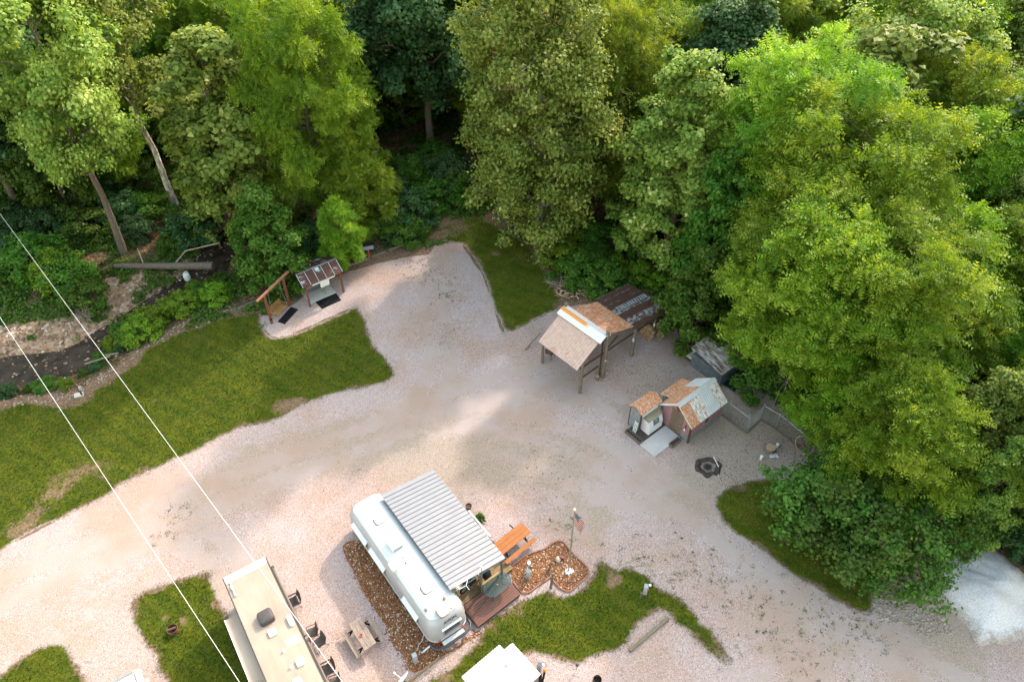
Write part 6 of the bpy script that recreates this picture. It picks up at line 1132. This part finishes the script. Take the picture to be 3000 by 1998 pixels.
# stones of the creek bar, chips of the bank
rs = np.random.RandomState(4); q = np.c_[rs.uniform(-52,-20,16000), rs.uniform(38,66,16000)]; dq = ((q[:,None,:]-CH[None])**2).sum(2); ii = dq.argmin(1); dq = np.sqrt(dq.min(1)); sdq = CHT[ii,0]*(q[:,1]-CH[ii,1])-CHT[ii,1]*(q[:,0]-CH[ii,0]); lm = np.interp(CH[ii,0],[-60,-44,-32,-27,-24,-20],[6.5,6.5,6.0,4.6,2.2,0]); q = q[((sdq > 0)&(dq < lm+.5)&(dq > 2.0))|((sdq > -9)&(dq <= 2.0)&(rs.rand(len(q)) < .22))]
t = NT('creek stones'); M_cs = t.fin(t.ramp(t.attr('tint'),[(0,(.11,.065,.04)),(.5,(.25,.155,.10)),(.8,(.36,.25,.18)),(1,(.50,.43,.38))]), .85, 0, .2); stones('creek_stones', q, np.maximum(height(q)-.02,-.90), .04, .15, M_cs, 6, rs.rand(len(q))**1.3, .5)
q = np.concatenate([scatter([D(*p) for p in [(0,905),(120,895),(215,860),(310,805),(420,735),(520,700),(580,700),(500,735),(420,765),(335,805),(250,870),(150,925),(0,940)]],9,5), scatter([sr(*p) for p in [(830,900),(960,960),(1100,980),(1180,1050),(1280,1120),(1330,1250),(1150,1280),(1000,1180),(850,1200),(800,1050)]],60,6)]); stones('rubble', q, height(q), .03, .10, simple('pale rubble',(.40,.33,.28),(.24,.18,.14),3,.9), 7)
# white gravel heap
gp_ = [sr(*p) for p in [(1200,720),(1400,650),(1560,660),(1690,760),(1780,830),(1900,1000),(1900,1230),(1780,1250),(1640,1310),(1480,1290),(1420,1190),(1290,1100),(1200,960),(1150,840)]]; cx = sum((p.x for p in gp_))/len(gp_); cy = sum((p.y for p in gp_))/len(gp_); lp = rag(catmull([(p.x-cx,p.y-cy) for p in gp_],.3),.42,77); lo, hi = lp.min(0), lp.max(0); gq = np.stack(np.meshgrid(np.arange(lo[0],hi[0],.25),np.arange(lo[1],hi[1],.25)),-1).reshape(-1,2); gq = gq[pip(gq,lp)]; gq = gq[dist_loop(gq,lp) > .1]
r_ = delaunay_2d_cdt([Vector(p) for p in lp]+[Vector(p) for p in gq],[],[list(range(len(lp)))],0,1e-4,False); V2 = np.array([tuple(p) for p in r_[0]]); FH = np.array([f for f in r_[2] if len(f) == 3]); FH = FH[pip(V2[FH].mean(1), lp)]; e_ = dist_loop(V2,lp); Z = .012+1.5*np.clip(e_/3.4,0,1)**.9*np.array([.8+.5*noise.noise(Vector((x*.5,y*.5,2)))+.12*noise.noise(Vector((x*2,y*2,2))) for x,y in V2])
t = NT('white crushed stone'); v = t.coord(); t.bump(t.voro(26,v,'Distance'),.5,.03); M_heap = t.fin(t.mix(t.ramp(t.math('ADD',t.attr('edge'),t.math('MULTIPLY',t.math('SUBTRACT',t.noise(3,6,.75,v),.5),1.6)),[(.1,1.0),(.75,0.0)]), t.mix(t.ramp(t.noise(.8,6,.6,v),[(.4,0.0),(.7,.25)]), t.ramp(t.voro(24,v),[(.1,(.44,.405,.415)),(.5,(.57,.53,.545)),(.95,(.70,.66,.67))]), (.50,.46,.44)), t.ramp(t.voro(30,v),[(.05,(.17,.125,.108)),(.4,(.30,.235,.205)),(.75,(.38,.31,.275)),(.95,(.52,.46,.43))])), .9, 0, .15)
gh = thing('gravel_heap', 'low heap of clean white gravel at the lower right edge', 'gravel', (cx,cy,0)); np_mesh('gravel', np.c_[V2,Z], FH, M_heap, gh, attr={'edge':e_}, smooth=True)
# white golf-ball like marker and reflector in the right lawn
c = D(1830,1232); mk_ = thing('marker_cap', 'white round marker cap in the right lawn', 'marker', (c.x,c.y,0)); MB().lathe([(.10,0),(.11,.10),(.08,.15),(0,.17)],n=14).build('cap', M_white, mk_, 50); MB().cyl((0,0,0),(0,0,.08),.09,n=12).build('pipe', M_white, mk_)
# ------------------------------------------------------------------ power lines overhead
def cable(lab, a, b, z):
    A = P(a[0],a[1],z[0]); B = P(b[0],b[1],z[1]); d = B-A; A2 = A-d*.55; B2 = B+d*.35; t = thing('power_line', lab, 'cable', (A2.x,A2.y,A2.z), 0, 'overhead power lines'); d2 = B2-A2
    MB().tube([(d2.x*u,d2.y*u,d2.z*u-.5*(u-u*u)*4*.35) for u in np.linspace(0,1,25)],.014,6).build('cable', flat('pale bare cable',(.66,.64,.62),.5,.1), t, 60)
cable('upper power line crossing above the tan camper', (0,626), (1000,1990), (8.0,8.0)); cable('lower power line crossing above the left lawn loop', (0,930), (701,1996), (8.0,8.0))

# ------------------------------------------------------------------ fallen leaves and weeds strewn over the gravel
rs = np.random.RandomState(21); Q = []
for x, y, r_, n_ in [(D(1640,930).x,D(1640,930).y,4.2,520),(D(1800,1010).x,D(1800,1010).y,2.6,420),(D(1480,870).x,D(1480,870).y,3.2,260),(D(1030,760).x,D(1030,760).y,2.6,200),(D(1680,1100).x,D(1680,1100).y,2.2,240),(D(1250,1060).x,D(1250,1060).y,4.5,200),(D(900,1120).x,D(900,1120).y,4.5,120),(D(1900,1450).x,D(1900,1450).y,4.0,160),(D(1250,770).x,D(1250,770).y,1.6,120)]:
    Q.append(np.c_[rs.randn(n_)*r_*.55+x, rs.randn(n_)*r_*.55+y])
Q = np.concatenate(Q); Q = Q[pip(Q, gl)]; n_ = len(Q); a = rs.rand(n_)*6.283; s_ = rs.uniform(.025,.065,n_); up_ = rs.uniform(.0,.03,(n_,4))
qx = np.stack([np.cos(a)*s_,np.sin(a)*s_,0*a],-1); qy = np.stack([-np.sin(a)*s_*.55,np.cos(a)*s_*.55,0*a],-1); b0_ = np.c_[Q,np.full(n_,.016)]
V = np.stack([b0_-qx,b0_-qy,b0_+qx,b0_+qy],1); V[:,:,2] += up_
t = NT('dry leaves'); M_dry = t.fin(t.ramp(t.attr('tint'),[(0,(.045,.026,.016)),(.6,(.12,.07,.04)),(1,(.26,.165,.095))]), .9, 0, .1)
tag(np_mesh('fallen_leaves', V.reshape(-1,3), np.arange(n_*4).reshape(-1,4), M_dry, attr={'tint':np.repeat(rs.rand(n_),4)}), kind='stuff')
BV = []; BT = []
for x, y, r_, w_ in gb['weed']:
    for k in range(int(26*r_)):
        cx_, cy_ = x+rs.randn()*r_*.6, y+rs.randn()*r_*.6
        if not pip(np.array([[cx_,cy_]]), gl)[0]: continue
        sp2 = rs.uniform(.04,.16); ti = np.clip(.5+.3*rs.randn(),0,.95)
        for b in range(rs.randint(5,22)):
            px_, py_ = cx_+rs.randn()*sp2, cy_+rs.randn()*sp2; a = rs.rand()*6.283; b_ = rs.rand()*6.283; ln = rs.uniform(.04,.11); w2 = .016
            BV += [(px_-w2*math.cos(b_),py_-w2*math.sin(b_),.008),(px_+w2*math.cos(b_),py_+w2*math.sin(b_),.008),(px_+math.cos(a)*ln,py_+math.sin(a)*ln,ln*.7)]; BT += [ti]*3
tag(np_mesh('weeds', np.array(BV), np.arange(len(BV)).reshape(-1,3), M_blade, attr={'tint':np.array(BT)}), kind='stuff')
# bare dead limbs hanging at the fence under the walnuts
for lab, c, sd_n in (('forked bare dead limb hanging over the back fence', z7(690,930,2.5), 5), ('short bare dead limb beside the forked one', z7(800,840,3.2), 9)):
    rr_ = random.Random(sd_n); dl_ = thing('dead_limb', lab, 'branch', (c.x,c.y,0)); m = MB(); p = Vector((.3,.9,3.4)); q = Vector((0,0,1.9)); m.tube([p,(p+q)/2+Vector((.1,0,.15)),q],[.05,.035,.02],6)
    for k in range(7): u = rr_.uniform(.2,1); s0 = p.lerp(q,u); e = s0+Vector((rr_.uniform(-.7,.5),rr_.uniform(-.9,-.1),rr_.uniform(-.8,.1))); m.tube([s0,(s0+e)/2+Vector((0,0,.1)),e],[.02,.013,.006],4,False)
    m.tube([q,q+Vector((-.1,-.2,-1.0)),q+Vector((.05,-.1,-1.9))],[.02,.016,.012],5); m.build('limb', DEAD, dl_, 60)
